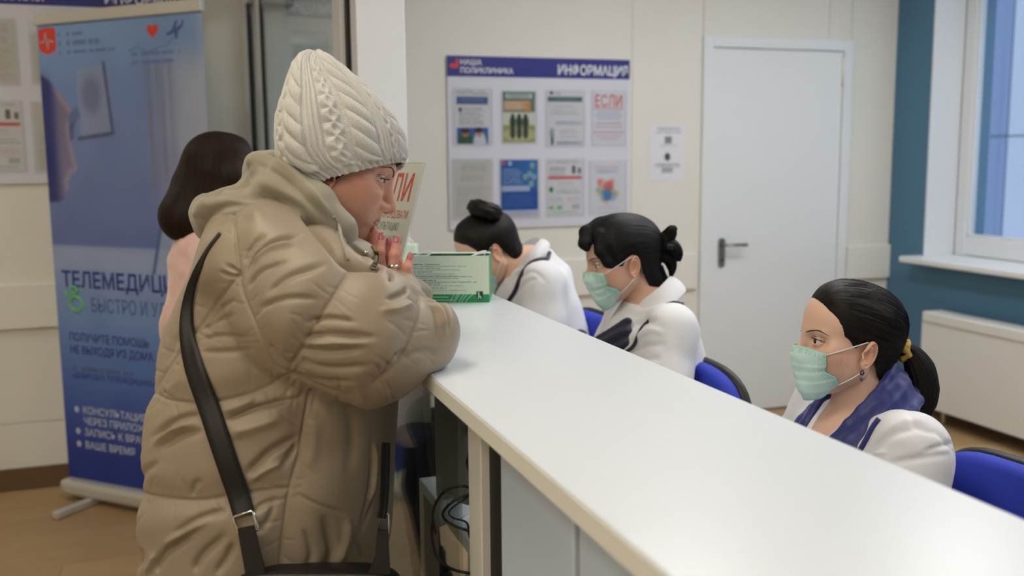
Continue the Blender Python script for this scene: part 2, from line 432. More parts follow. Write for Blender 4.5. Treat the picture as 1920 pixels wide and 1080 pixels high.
# ================================================================== counter
m_edge = mat('laminate_edge_cream', (222, 222, 216), 0.4, noise=0.02, nscale=10)
m_panel = mat('counter_panel_grey', (200, 216, 236), 0.25, noise=0.02, nscale=3)
m_recess = mat('recess_dark', (26, 28, 30), 0.6, noise=0.1)
CX0, CX1, CZ, CY0, CY1 = .376, .755, 1.10, -0.55, 2.97
ct = tag(MB().box((CX0, CY0, CZ - .029), (CX1, CY1, CZ), .0025).build('countertop', m_white), 'long white reception countertop with cream edge', 'countertop')
box('edge_band', (CX0 - .0012, CY0 + .004, CZ - .027), (CX0, CY1 - .004, CZ - .0035), m_edge, ct)
cb = thing('reception_counter', (.5, 1.2, 0), 'grey fronted reception counter body with cream post under the white countertop', 'counter')
MB().box((.428, 1.398, 0), (.50, 1.466, CZ - .03), .002).build('post', m_edge, cb)
box('back_board', (.442, CY0 + .02, 0), (.488, 1.397, CZ - .03), m_recess, cb)
y1 = 1.300
while y1 > CY0 + .1:
    y0 = max(y1 - .274, CY0 + .02)
    MB().box((.428, y0, .09), (.4415, y1, CZ - .031), .003).build('front_panel', m_panel, cb)
    y1 = y0 - .017
box('plinth', (.436, CY0 + .02, 0), (.4415, 1.36, .085), m_recess, cb)
for y in (CY0 + .02, 1.44, 2.947): MB().box((.49, y, 0), (.74, y + .022, CZ - .03), .002).build('side_board', m_edge, cb)
# inner desk (lower work surface)
dk = thing('work_desk', (.85, 1.3, 0), 'lower white work desk behind the reception counter', 'desk')
MB().box((.742, CY0, .715), (1.02, 2.95, .74), .002).build('desk_top', m_white, dk)
MB().box((.50, 1.47, .69), (.742, 2.12, .715), .002).build('shelf', m_white, dk)
MB().box((.50, 2.08, 0), (.535, 2.12, .69), .002).build('leg', m_edge, dk)
MB().box((.50, 1.60, 0), (.535, 1.64, .69), .002).build('leg', m_edge, dk)
for y in (-.3, .4, 1.9, 2.55): MB().box((.745, y, 0), (.97, y + .022, .715), .002).build('side_board', m_white, dk)
# glass front
gl = thing('glass_front', (.415, 2.2, 0), 'clear glass front pane of the counter beside the cream post', 'glass panel')
m_glass_edge = mat('glass_edge_teal', (120, 178, 170), 0.15, trans=0.5, noise=0.03)
box('pane', (.412, 1.47, .06), (.418, 2.94, 1.052), m_glass, gl)
box('pane_edge', (.412, 1.47, 1.0525), (.418, 2.94, 1.056), m_glass_edge, gl)
for y in (1.6, 2.8): MB().box((.404, y, .0), (.426, y + .05, .075), .003).build('floor_clamp', m_steel, gl)
for y in (1.6, 2.8): MB().box((.404, y, 1.04), (.426, y + .05, 1.071), .003).build('top_clamp', m_steel, gl)
# monitor seen from behind, through the glass
mo = thing('monitor', (.60, 1.85, .715), 'grey monitor back standing on the shelf behind the glass', 'monitor')
m_mon = mat('monitor_grey', (150, 158, 156), .45, noise=.04)
Mm = frame_mx((.575, 1.76, .80), (.55, -.83, 0), (0, 0, 1))
MB().box((-.15, -.045, -.02), (.15, .27, .02), .006, Mm).build('monitor_body', m_mon, mo)
MB().box((-.05, -.02, .02), (.05, .12, .05), .006, Mm).build('monitor_hump', m_mon, mo)
for sx in (-.12, .1): MB().box((sx, -.085, -.03), (sx + .02, -.03, .06), .003, Mm).build('foot', m_white, mo)
MB().box((-.15, -.04, -.024), (.15, .265, -.02), 0, Mm).build('screen', m_black, mo)
# cables
cabs = [([(817, 1000, 1.72), (812, 960, 1.70), (830, 925, 1.68), (860, 912, 1.66), (888, 915, 1.66)], .004),
        ([(886, 925, 1.66), (850, 940, 1.66), (830, 965, 1.68), (850, 985, 1.68), (895, 1000, 1.66)], .004),
        ([(812, 975, 1.72), (810, 1005, 1.73), (820, 1045, 1.73), (850, 1068, 1.72), (900, 1078, 1.70)], .0045),
        ([(887, 925, 1.68), (845, 955, 1.70), (848, 970, 1.70), (875, 980, 1.70), (880, 1005, 1.70), (890, 1030, 1.68)], .003),
        ([(880, 850, 1.70), (876, 870, 1.70), (884, 895, 1.69), (886, 920, 1.68)], .004)]
def spline(pts, n=40):
    pts = np.asarray(pts, float); K = len(pts); e = np.vstack([2 * pts[0] - pts[1], pts, 2 * pts[-1] - pts[-2]])
    out = []
    for t in np.linspace(0, K - 1, n):
        i = min(int(t), K - 2); f = t - i; p0, p1, p2, p3 = e[i], e[i + 1], e[i + 2], e[i + 3]
        out.append(0.5 * ((2 * p1) + (-p0 + p2) * f + (2 * p0 - 5 * p1 + 4 * p2 - p3) * f * f + (-p0 + 3 * p1 - 3 * p2 + p3) * f ** 3))
    return np.array(out)
cbl = thing('cable_bundle', P(860, 950, 1.68), 'tangle of black cables hanging behind the counter glass', 'cable')
for pts, r in cabs: MB().tube(spline([P(*q) for q in pts]), r * .62, 8).build('cable', m_black, cbl, True)

# ================================================================== partition between lobby and office
pc = thing('partition_column', (.62, 3.06, 0), 'wide white column at the far end of the counter', 'column')
MB().box((.546, 3.0, 0), (.696, 3.10, ZC), .003).build('column_body', mat('column_white', (234, 238, 244), .4, noise=.012), pc)
gp = thing('glazed_partition', (.45, 4.0, 0), 'white framed glass partition between column and back wall', 'partition')
A = np.array([.553, 3.10, 0]); Bq = np.array([.352, 4.645, 0]); ed = (Bq - A) / np.linalg.norm(Bq - A); LP = np.linalg.norm(Bq - A)
Mp = frame_mx(A, ed, (0, 0, 1))      # x along partition, y up, z = normal
def gbox(nm, x0, x1, z0, z1, t, m, bev=.003): return MB().box((x0, z0, -t), (x1, z1, t), bev, Mp).build(nm, m, gp)
gbox('gasket', 0, .035, 0, 2.6, .016, m_gasket, 0)
gbox('frame_post', .03, .12, 0, 2.6, .03, m_pvc)
gbox('frame_post', LP - .30, LP - .24, 0, 2.6, .014, m_pvc)
gbox('frame_post', LP - .06, LP, 0, 2.6, .02, m_pvc)
gbox('gasket', LP - .315, LP - .30, .1, 2.5, .008, m_gasket, 0)
gbox('gasket', LP - .24, LP - .23, .1, 2.12, .006, m_gasket, 0)
gbox('gasket', LP - .07, LP - .06, .1, 2.12, .012, m_gasket, 0)
gbox('frame_rail', .12, LP - .315, 0, .09, .03, m_pvc); gbox('frame_rail', .12, LP - .315, 2.5, 2.6, .03, m_pvc)
gbox('frame_rail', LP - .24, LP - .06, 0, .09, .02, m_pvc); gbox('frame_rail', LP - .24, LP - .06, 2.12, 2.2, .02, m_pvc)
gbox('pane', .12, LP - .315, .09, 2.5, .003, m_glass, 0); gbox('pane', LP - .23, LP - .07, .09, 2.12, .003, m_glass, 0)
# white pilaster and soffit on the back wall behind the glass
ps = thing('pilaster', (.485, 4.6, 0), 'white pilaster on the back wall seen through the glass partition', 'pilaster')
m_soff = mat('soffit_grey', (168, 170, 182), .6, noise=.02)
MB().box((.425, 4.605, 0), (.55, 4.628, 2.12), .002).build('pilaster_body', m_pvc, ps)
MB().box((.40, 4.50, 2.12), (.55, 4.65, ZC), .002).build('soffit', m_soff, ps)

# ================================================================== posters and boards
m_board = mat('board_white', (212, 214, 226), .35, noise=.01, nscale=6)
m_pocket = thin_glass('pocket_film', (250, 250, 250), .08, 1.35)
def blank(x, base=(222, 224, 232)): return np.ones(x.shape + (3,)) * np.array(base, float)
def rect(im, x, y, x0, y0, x1, y1, c, a=1.0, soft=.012):
    m = smoothstep(x0 - soft, x0 + soft, x) * smoothstep(x1 + soft, x1 - soft, x) * smoothstep(y0 - soft, y0 + soft, y) * smoothstep(y1 + soft, y1 - soft, y) * a
    im[:] = im * (1 - m[..., None]) + np.array(c, float) * m[..., None]
def blob(im, x, y, cx, cy, rx, ry, c, a=1.0, soft=.25):
    m = smoothstep(1 + soft, 1 - soft, np.hypot((x - cx) / rx, (y - cy) / ry)) * a
    im[:] = im * (1 - m[..., None]) + np.array(c, float) * m[..., None]
def lines(im, x, y, x0, x1, y0, y1, n, c, a=.55, jag=0.12, seed=1, center=False):
    r = np.random.RandomState(seed)
    for i in range(n):
        yy = y0 + (y1 - y0) * i / max(n - 1, 1); w = (x1 - x0) * (1 - jag * r.rand() * (1 if i % 3 else 2))
        xa = (x0 + x1) / 2 - w / 2 if center else x0
        hgt = (y1 - y0) / max(n - 1, 1) * .22
        m = smoothstep(xa - .01, xa + .01, x) * smoothstep(xa + w + .01, xa + w - .01, x) * (np.abs(y - yy) < hgt) * a * (value_noise(x * 60, y * 0 + i, seed) > .22)
        im[:] = im * (1 - m[..., None]) + np.array(c, float) * m[..., None]
def post1(x, y):
    im = blank(x); lines(im, x, y, .04, .95, .03, .08, 2, (70, 75, 85), .5, seed=2)
    rect(im, x, y, .06, .13, .94, .27, (66, 92, 150)); lines(im, x, y, .12, .88, .18, .22, 2, (190, 200, 220), .5, center=True)
    blob(im, x, y, .16, .37, .05, .04, (60, 75, 80)); lines(im, x, y, .12, .84, .33, .66, 11, (110, 114, 122), .6, seed=5)
    rect(im, x, y, .06, .70, .94, 1.0, (52, 100, 175)); blob(im, x, y, .3, .95, .2, .17, (48, 92, 66)); blob(im, x, y, .3, .80, .1, .07, (190, 130, 105)); blob(im, x, y, .29, .755, .12, .05, (60, 40, 35))
    blob(im, x, y, .7, .97, .18, .2, (214, 224, 236)); blob(im, x, y, .68, .80, .09, .07, (205, 150, 130)); blob(im, x, y, .67, .745, .11, .05, (40, 36, 44)); return im
def post2(x, y):
    im = blank(x, (206, 214, 200)); rect(im, x, y, 0, .42, 1, .66, (214, 222, 212)); rect(im, x, y, 0, .66, 1, 1, (150, 165, 96)); blob(im, x, y, .5, .85, .55, .13, (196, 190, 150))
    rect(im, x, y, -.1, -.1, 1.1, .40, (120, 130, 112)); rect(im, x, y, .0, .0, 1, .15, (92, 116, 106)); rect(im, x, y, .08, .03, .92, .13, (196, 206, 204)); lines(im, x, y, .12, .88, .06, .10, 2, (96, 116, 110), .8)
    rect(im, x, y, .03, .18, .85, .36, (206, 172, 142)); rect(im, x, y, .6, .22, .85, .37, (204, 150, 74)); lines(im, x, y, .08, .8, .2, .33, 5, (230, 205, 185), .7)
    for cx, s in ((.3, 1.0), (.5, 1.05), (.7, 1.08)):
        blob(im, x, y, cx, .47, .055, .035, (52, 60, 48)); blob(im, x, y, cx, .60, .09 * s, .13, (50, 62, 50)); blob(im, x, y, cx, .80, .08, .13, (62, 74, 58))
    return im
def post3(x, y):
    im = blank(x); blob(im, x, y, .12, .03, .05, .03, (60, 66, 70)); lines(im, x, y, .15, .4, .02, .05, 2, (120, 125, 130), .5)
    rect(im, x, y, .02, .10, .98, .19, (72, 102, 108)); lines(im, x, y, .08, .9, .135, .155, 2, (160, 185, 185), .5)
    lines(im, x, y, .08, .92, .27, .44, 6, (150, 155, 165), .45, seed=8); rect(im, x, y, .22, .55, .98, .62, (188, 202, 216)); lines(im, x, y, .26, .9, .56, .6, 2, (110, 125, 140), .4)
    blob(im, x, y, .13, .78, .07, .1, (150, 176, 168)); blob(im, x, y, .14, .92, .04, .09, (62, 96, 80)); lines(im, x, y, .35, .9, .72, .86, 5, (150, 150, 170), .5, seed=4); rect(im, x, y, .25, .93, .98, .99, (176, 192, 208)); lines(im, x, y, .3, .9, .94, .98, 2, (100, 116, 130), .5); return im
def post4(x, y):
    im = blank(x); lines(im, x, y, .03, .97, .31, .31, 1, (200, 110, 112), .6)
    rect(im, x, y, .03, .305, .97, .335, (206, 130, 132), .7)
    for yy, c, w in ((.39, (150, 156, 190), .35), (.45, (150, 156, 190), .43), (.51, (150, 156, 190), .36), (.60, (206, 110, 112), .4), (.67, (150, 156, 190), .44), (.77, (206, 100, 104), .5), (.84, (206, 150, 160), .42), (.90, (190, 160, 176), .3)):
        rect(im, x, y, .5 - w, yy - .012, .5 + w, yy + .012, c, .65); 
    return im
def post5(x, y):
    im = blank(x, (206, 208, 204)); lines(im, x, y, .2, .9, .08, .2, 4, (140, 146, 150), .5, center=True); lines(im, x, y, .18, .84, .27, .36, 5, (140, 146, 150), .6, center=True); lines(im, x, y, .08, .92, .45, .95, 14, (150, 155, 158), .45, seed=11); return im
def post6(x, y):
    im = blank(x, (50, 96, 178)); g = smoothstep(0, 1, x)[..., None]; im[:] = im * (1 - .35 * g * (y < .5)[..., None]) + np.array((70, 160, 205)) * .35 * g * (y < .5)[..., None]
    blob(im, x, y, .06, .05, .05, .04, (220, 90, 90)); blob(im, x, y, .25, .06, .05, .04, (190, 210, 240)); lines(im, x, y, .06, .6, .17, .4, 6, (180, 205, 235), .8, seed=4)
    for cx, cy in ((.85, .1), (.78, .25), (.9, .3), (.82, .42), (.66, .3)): blob(im, x, y, cx, cy, .07, .06, (120, 190, 205)); blob(im, x, y, cx, cy + .03, .03, .02, (214, 110, 120))
    rect(im, x, y, .02, .45, .78, .55, (178, 196, 224)); rect(im, x, y, 0, .56, 1, .86, (44, 86, 172)); lines(im, x, y, .08, .92, .62, .8, 6, (90, 130, 200), .6); rect(im, x, y, -.1, .88, 1.1, 1.1, (196, 200, 222)); lines(im, x, y, .1, .9, .91, .97, 3, (140, 146, 180), .4); return im
def post7(x, y):
    im = blank(x); lines(im, x, y, .02, .98, .02, .05, 2, (120, 124, 130), .6); lines(im, x, y, .05, .55, .12, .27, 6, (120, 124, 130), .6, seed=3)
    rect(im, x, y, .70, .11, .80, .25, (90, 94, 96)); rect(im, x, y, .87, .15, .96, .25, (110, 114, 116)); rect(im, x, y, .02, .30, .98, .35, (210, 78, 74)); lines(im, x, y, .3, .8, .42, .47, 2, (160, 165, 170), .5)
    blob(im, x, y, .1, .54, .06, .05, (50, 130, 90)); lines(im, x, y, .25, .95, .54, .6, 3, (80, 140, 110), .6); lines(im, x, y, .05, .45, .68, .8, 5, (130, 150, 160), .4); lines(im, x, y, .55, .95, .68, .8, 5, (200, 150, 150), .4)
    rect(im, x, y, .03, .84, .18, .9, (120, 200, 120)); rect(im, x, y, .26, .84, .42, .9, (110, 190, 130)); rect(im, x, y, .7, .82, .92, .9, (170, 170, 180), .7); lines(im, x, y, .05, .95, .95, .98, 2, (110, 180, 140), .5); return im
def post8(x, y):
    im = blank(x); lines(im, x, y, .1, .9, .10, .14, 2, (205, 130, 135), .7); lines(im, x, y, .15, .85, .19, .22, 2, (70, 110, 170), .7)
    r = np.random.RandomState(7); cols = [(236, 150, 90), (226, 90, 90), (206, 84, 130), (60, 120, 190), (90, 160, 210), (210, 190, 90), (60, 90, 160), (230, 180, 180)]
    for i in range(46):
        a = r.rand() * 6.28; q = r.rand() ** .7; cy = .56 + .25 * q * math.sin(a); blob(im, x, y, .5 + .36 * q * math.cos(a), cy, .05 + .05 * r.rand(), .04 + .04 * r.rand(), cols[(0 if cy < .5 else 3) + r.randint(3)] if r.rand() < .8 else cols[7], .4 + .4 * (1 - q))
    blob(im, x, y, .52, .48, .13, .1, (222, 84, 70), .8); blob(im, x, y, .52, .66, .12, .11, (52, 104, 176), .8); lines(im, x, y, .2, .8, .88, .94, 3, (170, 174, 190), .4); return im
slots = [(1.311, 1.767, 1.493, 1.505), (1.559, 1.759, 1.729, 1.512), (1.793, 1.764, 1.988, 1.497), (2.044, 1.766, 2.219, 1.500), (1.300, 1.428, 1.494, 1.144), (1.545, 1.425, 1.742, 1.141), (1.795, 1.423, 1.985, 1.146), (2.030, 1.410, 2.222, 1.152)]
def info_board(dx, dz, label, painters, names):
    X0, X1, Z0, Z1, ZH = 1.277 + dx, 2.249 + dx, 1.085 + dz, 1.927 + dz, 1.829 + dz
    b = thing('information_board', ((X0 + X1) / 2, YB, Z0), label, 'notice board', 'clinic information boards')
    MB().box((X0, YB - .012, Z0), (X1, YB - .001, Z1), .002).build('board_panel', m_board, b)
    hb = box('header_band', (X0, YB - .0135, ZH), (X1, YB - .012, Z1), m_navy, b)
    def mx(x, z, y=YB - .0138): return frame_mx((x, y, z), (1, 0, 0), (0, 0, 1))
    text_mesh('lettering', 'ИНФОРМАЦИЯ', .047, mx(X1 - .012, ZH + .018), m_ink_white, hb, .022, .385, 'RIGHT')
    text_mesh('lettering', 'НАША', .026, mx(X0 + .068, ZH + .056), m_ink_white, hb, .014)
    text_mesh('lettering', 'ПОЛИКЛИНИКА', .026, mx(X0 + .068, ZH + .017), m_ink_white, hb, .014, .27)
    lg = [(0, .012), (.008, .022), (.02, .018), (.028, .022), (.032, .04), (.038, .047), (.044, .04), (.044, .004), (.04, 0), (.006, 0), (0, .005)]
    MB().prism(lg, .0006, mx(X0 + .014, ZH + .04)).build('logo', m_ink_red, hb)
    for i, (x0, z1, x1, z0) in enumerate(slots):
        if painters[i] is None: continue
        sh = print_sheet('poster', x1 - x0, z1 - z0, 80, 110, frame_mx((x0 + dx, YB - .0125, z0 + dz), (1, 0, 0), (0, 0, 1)), painters[i], m_print, b)
        if painters[i] is post4: text_mesh('lettering', 'ЕСЛИ', .058, mx(x0 + dx + .012, z1 + dz - .075, YB - .0132), m_ink_red, sh, .012, .15)
        MB().box((x0 + dx - .012, YB - .0165, z0 + dz - .012), (x1 + dx + .012, YB - .0158, z1 + dz + .006)).build('pocket', m_pocket, b)
    return b
info_board(0, 0, 'white information board with blue header on the wall above the receptionists', [post1, post2, post3, post4, post5, post6, post7, post8], None)
info_board(-2.086, .261, 'white information board with blue header behind the telemedicine banner', [post5, post5, post3, post6, post7, post5, post1, post8], None)
def notice(x, y):
    im = blank(x, (224, 226, 232)); lines(im, x, y, .14, .9, .05, .13, 3, (110, 116, 126), .6, center=True); rect(im, x, y, .42, .2, .62, .33, (120, 124, 130), .9); lines(im, x, y, .25, .82, .36, .38, 2, (140, 146, 156), .5, center=True)
    blob(im, x, y, .5, .57, .08, .07, (70, 74, 80)); lines(im, x, y, .1, .9, .70, .76, 3, (110, 114, 122), .7, center=True); rect(im, x, y, .34, .76, .66, .86, (150, 154, 162), .8); return im
nt_ = thing('wall_notice', (2.477, YB, 1.308), 'single white paper notice between the board and the door', 'notice')
print_sheet('paper', .206, .288, 80, 110, frame_mx((2.374, YB - .002, 1.309), (1, 0, 0), (0, 0, 1)), notice, m_print, nt_)

# ================================================================== telemedicine roll-up banner
B0 = np.array([-.487, 4.468, 0]); B1 = np.array([.135, 3.876, 0]); be = (B1 - B0) / np.linalg.norm(B1 - B0); BW = np.linalg.norm(B1 - B0)
Mb = frame_mx(B0, be, (0, 0, 1)); Mb[:3, 2]
m_alu = mat('aluminium_light', (205, 204, 198), .35, .3, noise=.03)
bn = thing('rollup_banner', (B0 + B1) / 2, 'tall blue rollup banner about telemedicine beside the back wall', 'banner')
def banner(x, y):
    s = x * .842; z = .085 + (1 - y) * 1.905
    top = np.array((112, 146, 204.)); mid = np.array((116, 138, 196.)); low = np.array((104, 140, 204.)); bot = np.array((30, 54, 146.))
    def ramp(z, pts):
        zs = [p[0] for p in pts]; return np.stack([np.interp(z, zs, [p[1][k] for p in pts]) for k in range(3)], -1)
    im = ramp(z, [(.08, bot), (.22, (44, 68, 158)), (.55, (84, 118, 194)), (.8, (118, 150, 212)), (1.05, (150, 170, 216)), (1.09, (150, 168, 214)), (1.10, (104, 122, 186)), (1.4, (114, 134, 192)), (1.75, (118, 146, 204)), (2.0, (128, 164, 216))])
    def mix(m, c): im[:] = im * (1 - m[..., None]) + np.array(c, float) * m[..., None]
    # pale room on the right: curtain folds and window light
    w = smoothstep(.50, .80, s) * smoothstep(1.05, 1.35, z) * smoothstep(1.92, 1.75, z); mix(w * .75, (192, 198, 214))
    w = smoothstep(.53, .57, s + .02 * (z - 1.5)) * smoothstep(.72, .66, s) * smoothstep(1.2, 1.45, z) * smoothstep(1.86, 1.78, z); mix(w * (.30 + .16 * np.sin(s * 105 + z * 3) + .10 * np.sin(s * 190 - z * 4)), (122, 116, 140))
    w = smoothstep(.79, .842, s) * smoothstep(1.1, 1.3, z); mix(w * .6, (170, 190, 226))
    # framed picture on the wall in the print
    w = poly_soft(s, z, [(.2, 1.80), (.36, 1.82), (.375, 1.545), (.2, 1.525)], .012); mix(w * .6, (150, 160, 192))
    d, _ = seg_dist(s, z, [(.345, 1.82), (.372, 1.548), (.19, 1.53)]); mix(smoothstep(.012, .004, d) * .85, (74, 84, 122))
    blob(im, s, z, .27, 1.70, .05, .07, (104, 112, 150), .7, .5)
    # profile of a face and hair at the left edge
    face = [(0, 1.79), (.05, 1.765), (.118, 1.69), (.148, 1.660), (.158, 1.633), (.142, 1.592), (.141, 1.561), (.147, 1.512), (.157, 1.449), (.167, 1.411), (.157, 1.395), (.131, 1.392), (.129, 1.371), (.108, 1.357), (.120, 1.342), (.110, 1.327), (.090, 1.322), (.096, 1.297), (.074, 1.277), (.0, 1.272)]
    w = poly_soft(s, z, face, .004); mix(w, (126, 122, 158)); d, _ = seg_dist(s, z, face[1:16]); mix(w * smoothstep(.035, .005, d) * .55, (182, 170, 190))
    mix(w * smoothstep(.10, .03, s), (56, 62, 128)); w = smoothstep(.075, .0, s) * smoothstep(1.25, 1.4, z) * smoothstep(1.82, 1.7, z); mix(w * .8, (40, 52, 130))
    mix(poly_soft(s, z, [(.13, 1.62), (.19, 1.66), (.205, 1.62), (.15, 1.56)], .01) * .8, (96, 108, 160)); mix(poly_soft(s, z, [(.138, 1.58), (.17, 1.60), (.16, 1.53), (.140, 1.52)], .006) * .6, (70, 76, 120))
    # pale panel and tablet lower down
    w = poly_soft(s, z, [(.0, 1.09), (.842, 1.055), (.842, 1.0), (0, 1.0)], .01); mix(w * .25, (178, 190, 222))
    w = poly_soft(s, z, [(.60, 1.22), (.842, 1.25), (.842, 1.0), (.54, 1.0)], .006); mix(w * .8, (158, 178, 216)); d, _ = seg_dist(s, z, [(.54, 1.0), (.60, 1.22), (.842, 1.25)]); mix(smoothstep(.012, .006, d) * .8, (78, 98, 160))
    im += (value_noise(s * 9, z * 9, 4) - .5)[..., None] * 8
    # small unreadable print
    d, _ = seg_dist(s, z, [(.48, 1.86), (.53, 1.875), (.57, 1.85), (.62, 1.865), (.67, 1.87), (.70, 1.90)]); mix(smoothstep(.004, .002, d) * .7, (90, 120, 190))
    for zz, s0, s1 in ((1.94, .11, .25), (1.907, .11, .33), (1.872, .11, .41)): mix(((np.abs(z - zz) < .007) & (s > s0) & (s < s1) & (value_noise(s * 160, z * 0, 3) > .3)) * .55, (78, 100, 168))
    for zz, s0, s1 in ((1.845, .49, .73), (1.815, .49, .72)): mix(((np.abs(z - zz) < .005) & (s > s0) & (s < s1) & (value_noise(s * 200, z * 0, 6) > .3)) * .5, (84, 104, 172))
    mix(((np.abs(z - .577) < .009) & (s > .07) & (s < .40) & (value_noise(s * 110, z * 0, 9) > .25)) * .6, (80, 98, 130)); return im
print_sheet('printed_fabric', BW, 1.905, 132, 300, frame_mx(B0 + np.array([0, 0, .085]), be, (0, 0, 1)), banner, m_print, bn)
MB().box((-.005, 1.985, -.012), (BW + .005, 2.03, .014), .004, Mb).build('top_rail', m_alu, bn)
MB().box((-.012, .025, -.05), (BW + .012, .092, .05), .02, Mb).build('base_case', m_alu, bn)
for s in (.16, .68): MB().box((s - .02, 0, -.05), (s + .02, .03, .22), .006, Mb).build('foot', m_alu, bn)
MB().tube([(Mb @ np.array([BW / 2, .05, -.03, 1]))[:3], (Mb @ np.array([BW / 2, 1.99, -.02, 1]))[:3]], .008, 8).build('pole', m_alu, bn, True)
m_t1 = mat('ink_banner_navy', (40, 54, 140), .4, noise=.02); m_t2 = mat('ink_banner_blue', (70, 92, 160), .4, noise=.02); m_t3 = mat('ink_banner_pale', (196, 208, 236), .4, noise=.02); m_green = mat('ink_green', (108, 200, 128), .4, noise=.02)
def bm_(s, z): return frame_mx(B0 + be * s + np.array([0, 0, z]), be, (0, 0, 1))
D = .0012
text_mesh('lettering', 'ТЕЛЕМЕДИЦИНА', .066, bm_(.042, .922), m_t1, bn, .022, .74, depth=D)
text_mesh('lettering', 'БЫСТРО И УДОБНО', .058, bm_(.20, .823), m_t2, bn, 0, .58, depth=D)
text_mesh('lettering', 'ПОЛУЧИТЕ ПОМОЩЬ', .034, bm_(.062, .694), m_t1, bn, .014, .44, depth=D)
text_mesh('lettering', 'НЕ ВЫХОДЯ ИЗ ДОМА', .034, bm_(.062, .640), m_t1, bn, .014, .46, depth=D)
text_mesh('lettering', '«ДОБРОДЕЛ: ТЕЛЕМЕДИЦИНА»', .024, bm_(.062, .535), m_t1, bn, .006, .46, depth=D)
for z, t in ((.383, 'КОНСУЛЬТАЦИЯ'), (.337, 'ЧЕРЕЗ ПРИЛОЖЕНИЕ'), (.288, 'ЗАПИСЬ К ВРАЧУ'), (.232, 'ВАШЕ ВРЕМЯ')): text_mesh('lettering', t, .031, bm_(.112, z), m_t3, bn, .012, depth=D)
for z in (.398, .303, .247): MB().lathe([(.013, .0008), (.013, .0014)], 16, bm_(.074, z)).build('bullet', m_t3, bn)
pw = MB()
def ring(cx, cy, rx, ry, n=20, r=.006):
    pw.tube([(bm_(cx + rx * math.cos(t), cy + ry * math.sin(t)) @ np.array([0, 0, .001, 1]))[:3] for t in np.linspace(0, 2 * math.pi, n, endpoint=False)], r * .5, 6, closed=True)
ring(.115, .852, .036, .03, r=.014); ring(.108, .908, .017, .015, r=.012)
pw.tube([(bm_(a, b) @ np.array([0, 0, .001, 1]))[:3] for a, b in ((.125, .908), (.145, .918), (.158, .906))], .004, 6); pw.tube([(bm_(a, b) @ np.array([0, 0, .001, 1]))[:3] for a, b in ((.055, .905), (.062, .885), (.078, .875))], .005, 6); pw.tube([(bm_(a, b) @ np.array([0, 0, .001, 1]))[:3] for a, b in ((.088, .925), (.094, .918))], .004, 6)
pw.build('emblem', m_green, bn, True)
sh = [(0, .1), (.022, .104), (.05, .106), (.078, .104), (.096, .1), (.096, .03), (.09, .012), (.048, 0), (.008, .012), (0, .03)]
em = MB().prism(sh, .0012, bm_(.006, 1.868)).build('shield_logo', m_ink_red, bn)
MB().tube([(bm_(.006 + a, 1.868 + b) @ np.array([0, 0, .0016, 1]))[:3] for a, b in ((.012, .05), (.03, .05), (.04, .085), (.052, .02), (.062, .06), (.07, .05), (.084, .05))], .0026, 6).build('pulse_line', m_t3, em)
hp_ = [(.05 * (16 * math.sin(t) ** 3) / 28, .05 * (13 * math.cos(t) - 5 * math.cos(2 * t) - 2 * math.cos(3 * t) - math.cos(4 * t)) / 26) for t in np.linspace(0, 2 * math.pi, 32, endpoint=False)][::-1]
MB().prism(hp_, .0012, bm_(.615, 1.93)).build('heart', m_ink_red, bn)
MB().prism([(0, 0), (.03, .012), (.05, .045), (.06, .045), (.05, .018), (.075, .028), (.085, .045), (.09, .043), (.082, .02), (.06, .004), (.055, -.02), (.045, -.022), (.042, .0), (.01, -.008)], .0012, bm_(.68, 1.915)).build('plane_mark', m_t2, bn)

# ================================================================== things on the counter
# sign in acrylic stand
m_acryl = thin_glass('acrylic', (246, 248, 248), .02, 1.45)
m_paper = mat('paper_white', (232, 230, 224), .35, noise=.01)
sg = thing('counter_sign', (.47, 2.08, CZ), 'leaning acrylic stand with red ЕСЛИ notice on the counter', 'sign')
hx = np.array([math.sin(math.radians(20)), -math.cos(math.radians(20)), 0]); nb = np.array([hx[1], -hx[0], 0])     # nb = direction faced
upv = np.array([0, 0, 1]) * math.cos(math.radians(17)) - nb * math.sin(math.radians(17))
TR = P(797, 305, 2.13)                                         # top right corner
SW, SH = .205, .31
Ms = frame_mx(TR - hx * SW - upv * SH, hx, upv)
MB().box((0, 0, -.003), (SW, SH, -.0005), .0008, Ms).build('acrylic_back', m_acryl, sg)
MB().box((0.002, 0.004, -.0003), (SW - .002, SH - .002, .0006), 0, Ms).build('sheet', m_paper, sg)
MB().box((0, 0, .0012), (SW, SH, .0032), .0006, Ms).build('acrylic_front', m_acryl, sg)
bz = (Ms @ np.array([0, 0, 0, 1]))[2]
lo = (Ms @ np.array([SW / 2, 0, 0, 1]))[:3]
Mf = frame_mx((lo[0], lo[1], CZ), hx, -nb)
MB().box((-SW / 2, -.02, 0.0), (SW / 2, .09, .003), .0008, Mf).build('acrylic_base', m_acryl, sg)
if bz > CZ + .004: MB().box((-SW / 2, -.004, .002), (SW / 2, 0.0, bz - CZ + .004), .0008, Mf).build('acrylic_riser', m_acryl, sg)
def sm(u, v): return frame_mx((Ms @ np.array([u, v, .0008, 1]))[:3], hx, upv)
cxs = SW / 2
text_mesh('lettering', 'ЕСЛИ', .062, sm(cxs, SH - .088), m_ink_red, sg, .012, .15, 'CENTER')
for t, v, w, m_ in (('ВАМ РЕКОМЕНДОВАЛИ', SH - .128, .165, m_ink_red), ('КОНСУЛЬТАЦИЮ', SH - .156, .115, m_ink_grey), ('НАЗНАЧИЛИ АНАЛИЗЫ', SH - .186, .165, m_ink_grey), ('ОБСЛЕДОВАНИЕ', SH - .214, .12, m_ink_grey)):
    text_mesh('lettering', t, .018, sm(cxs, v), m_, sg, .002, w, 'CENTER')
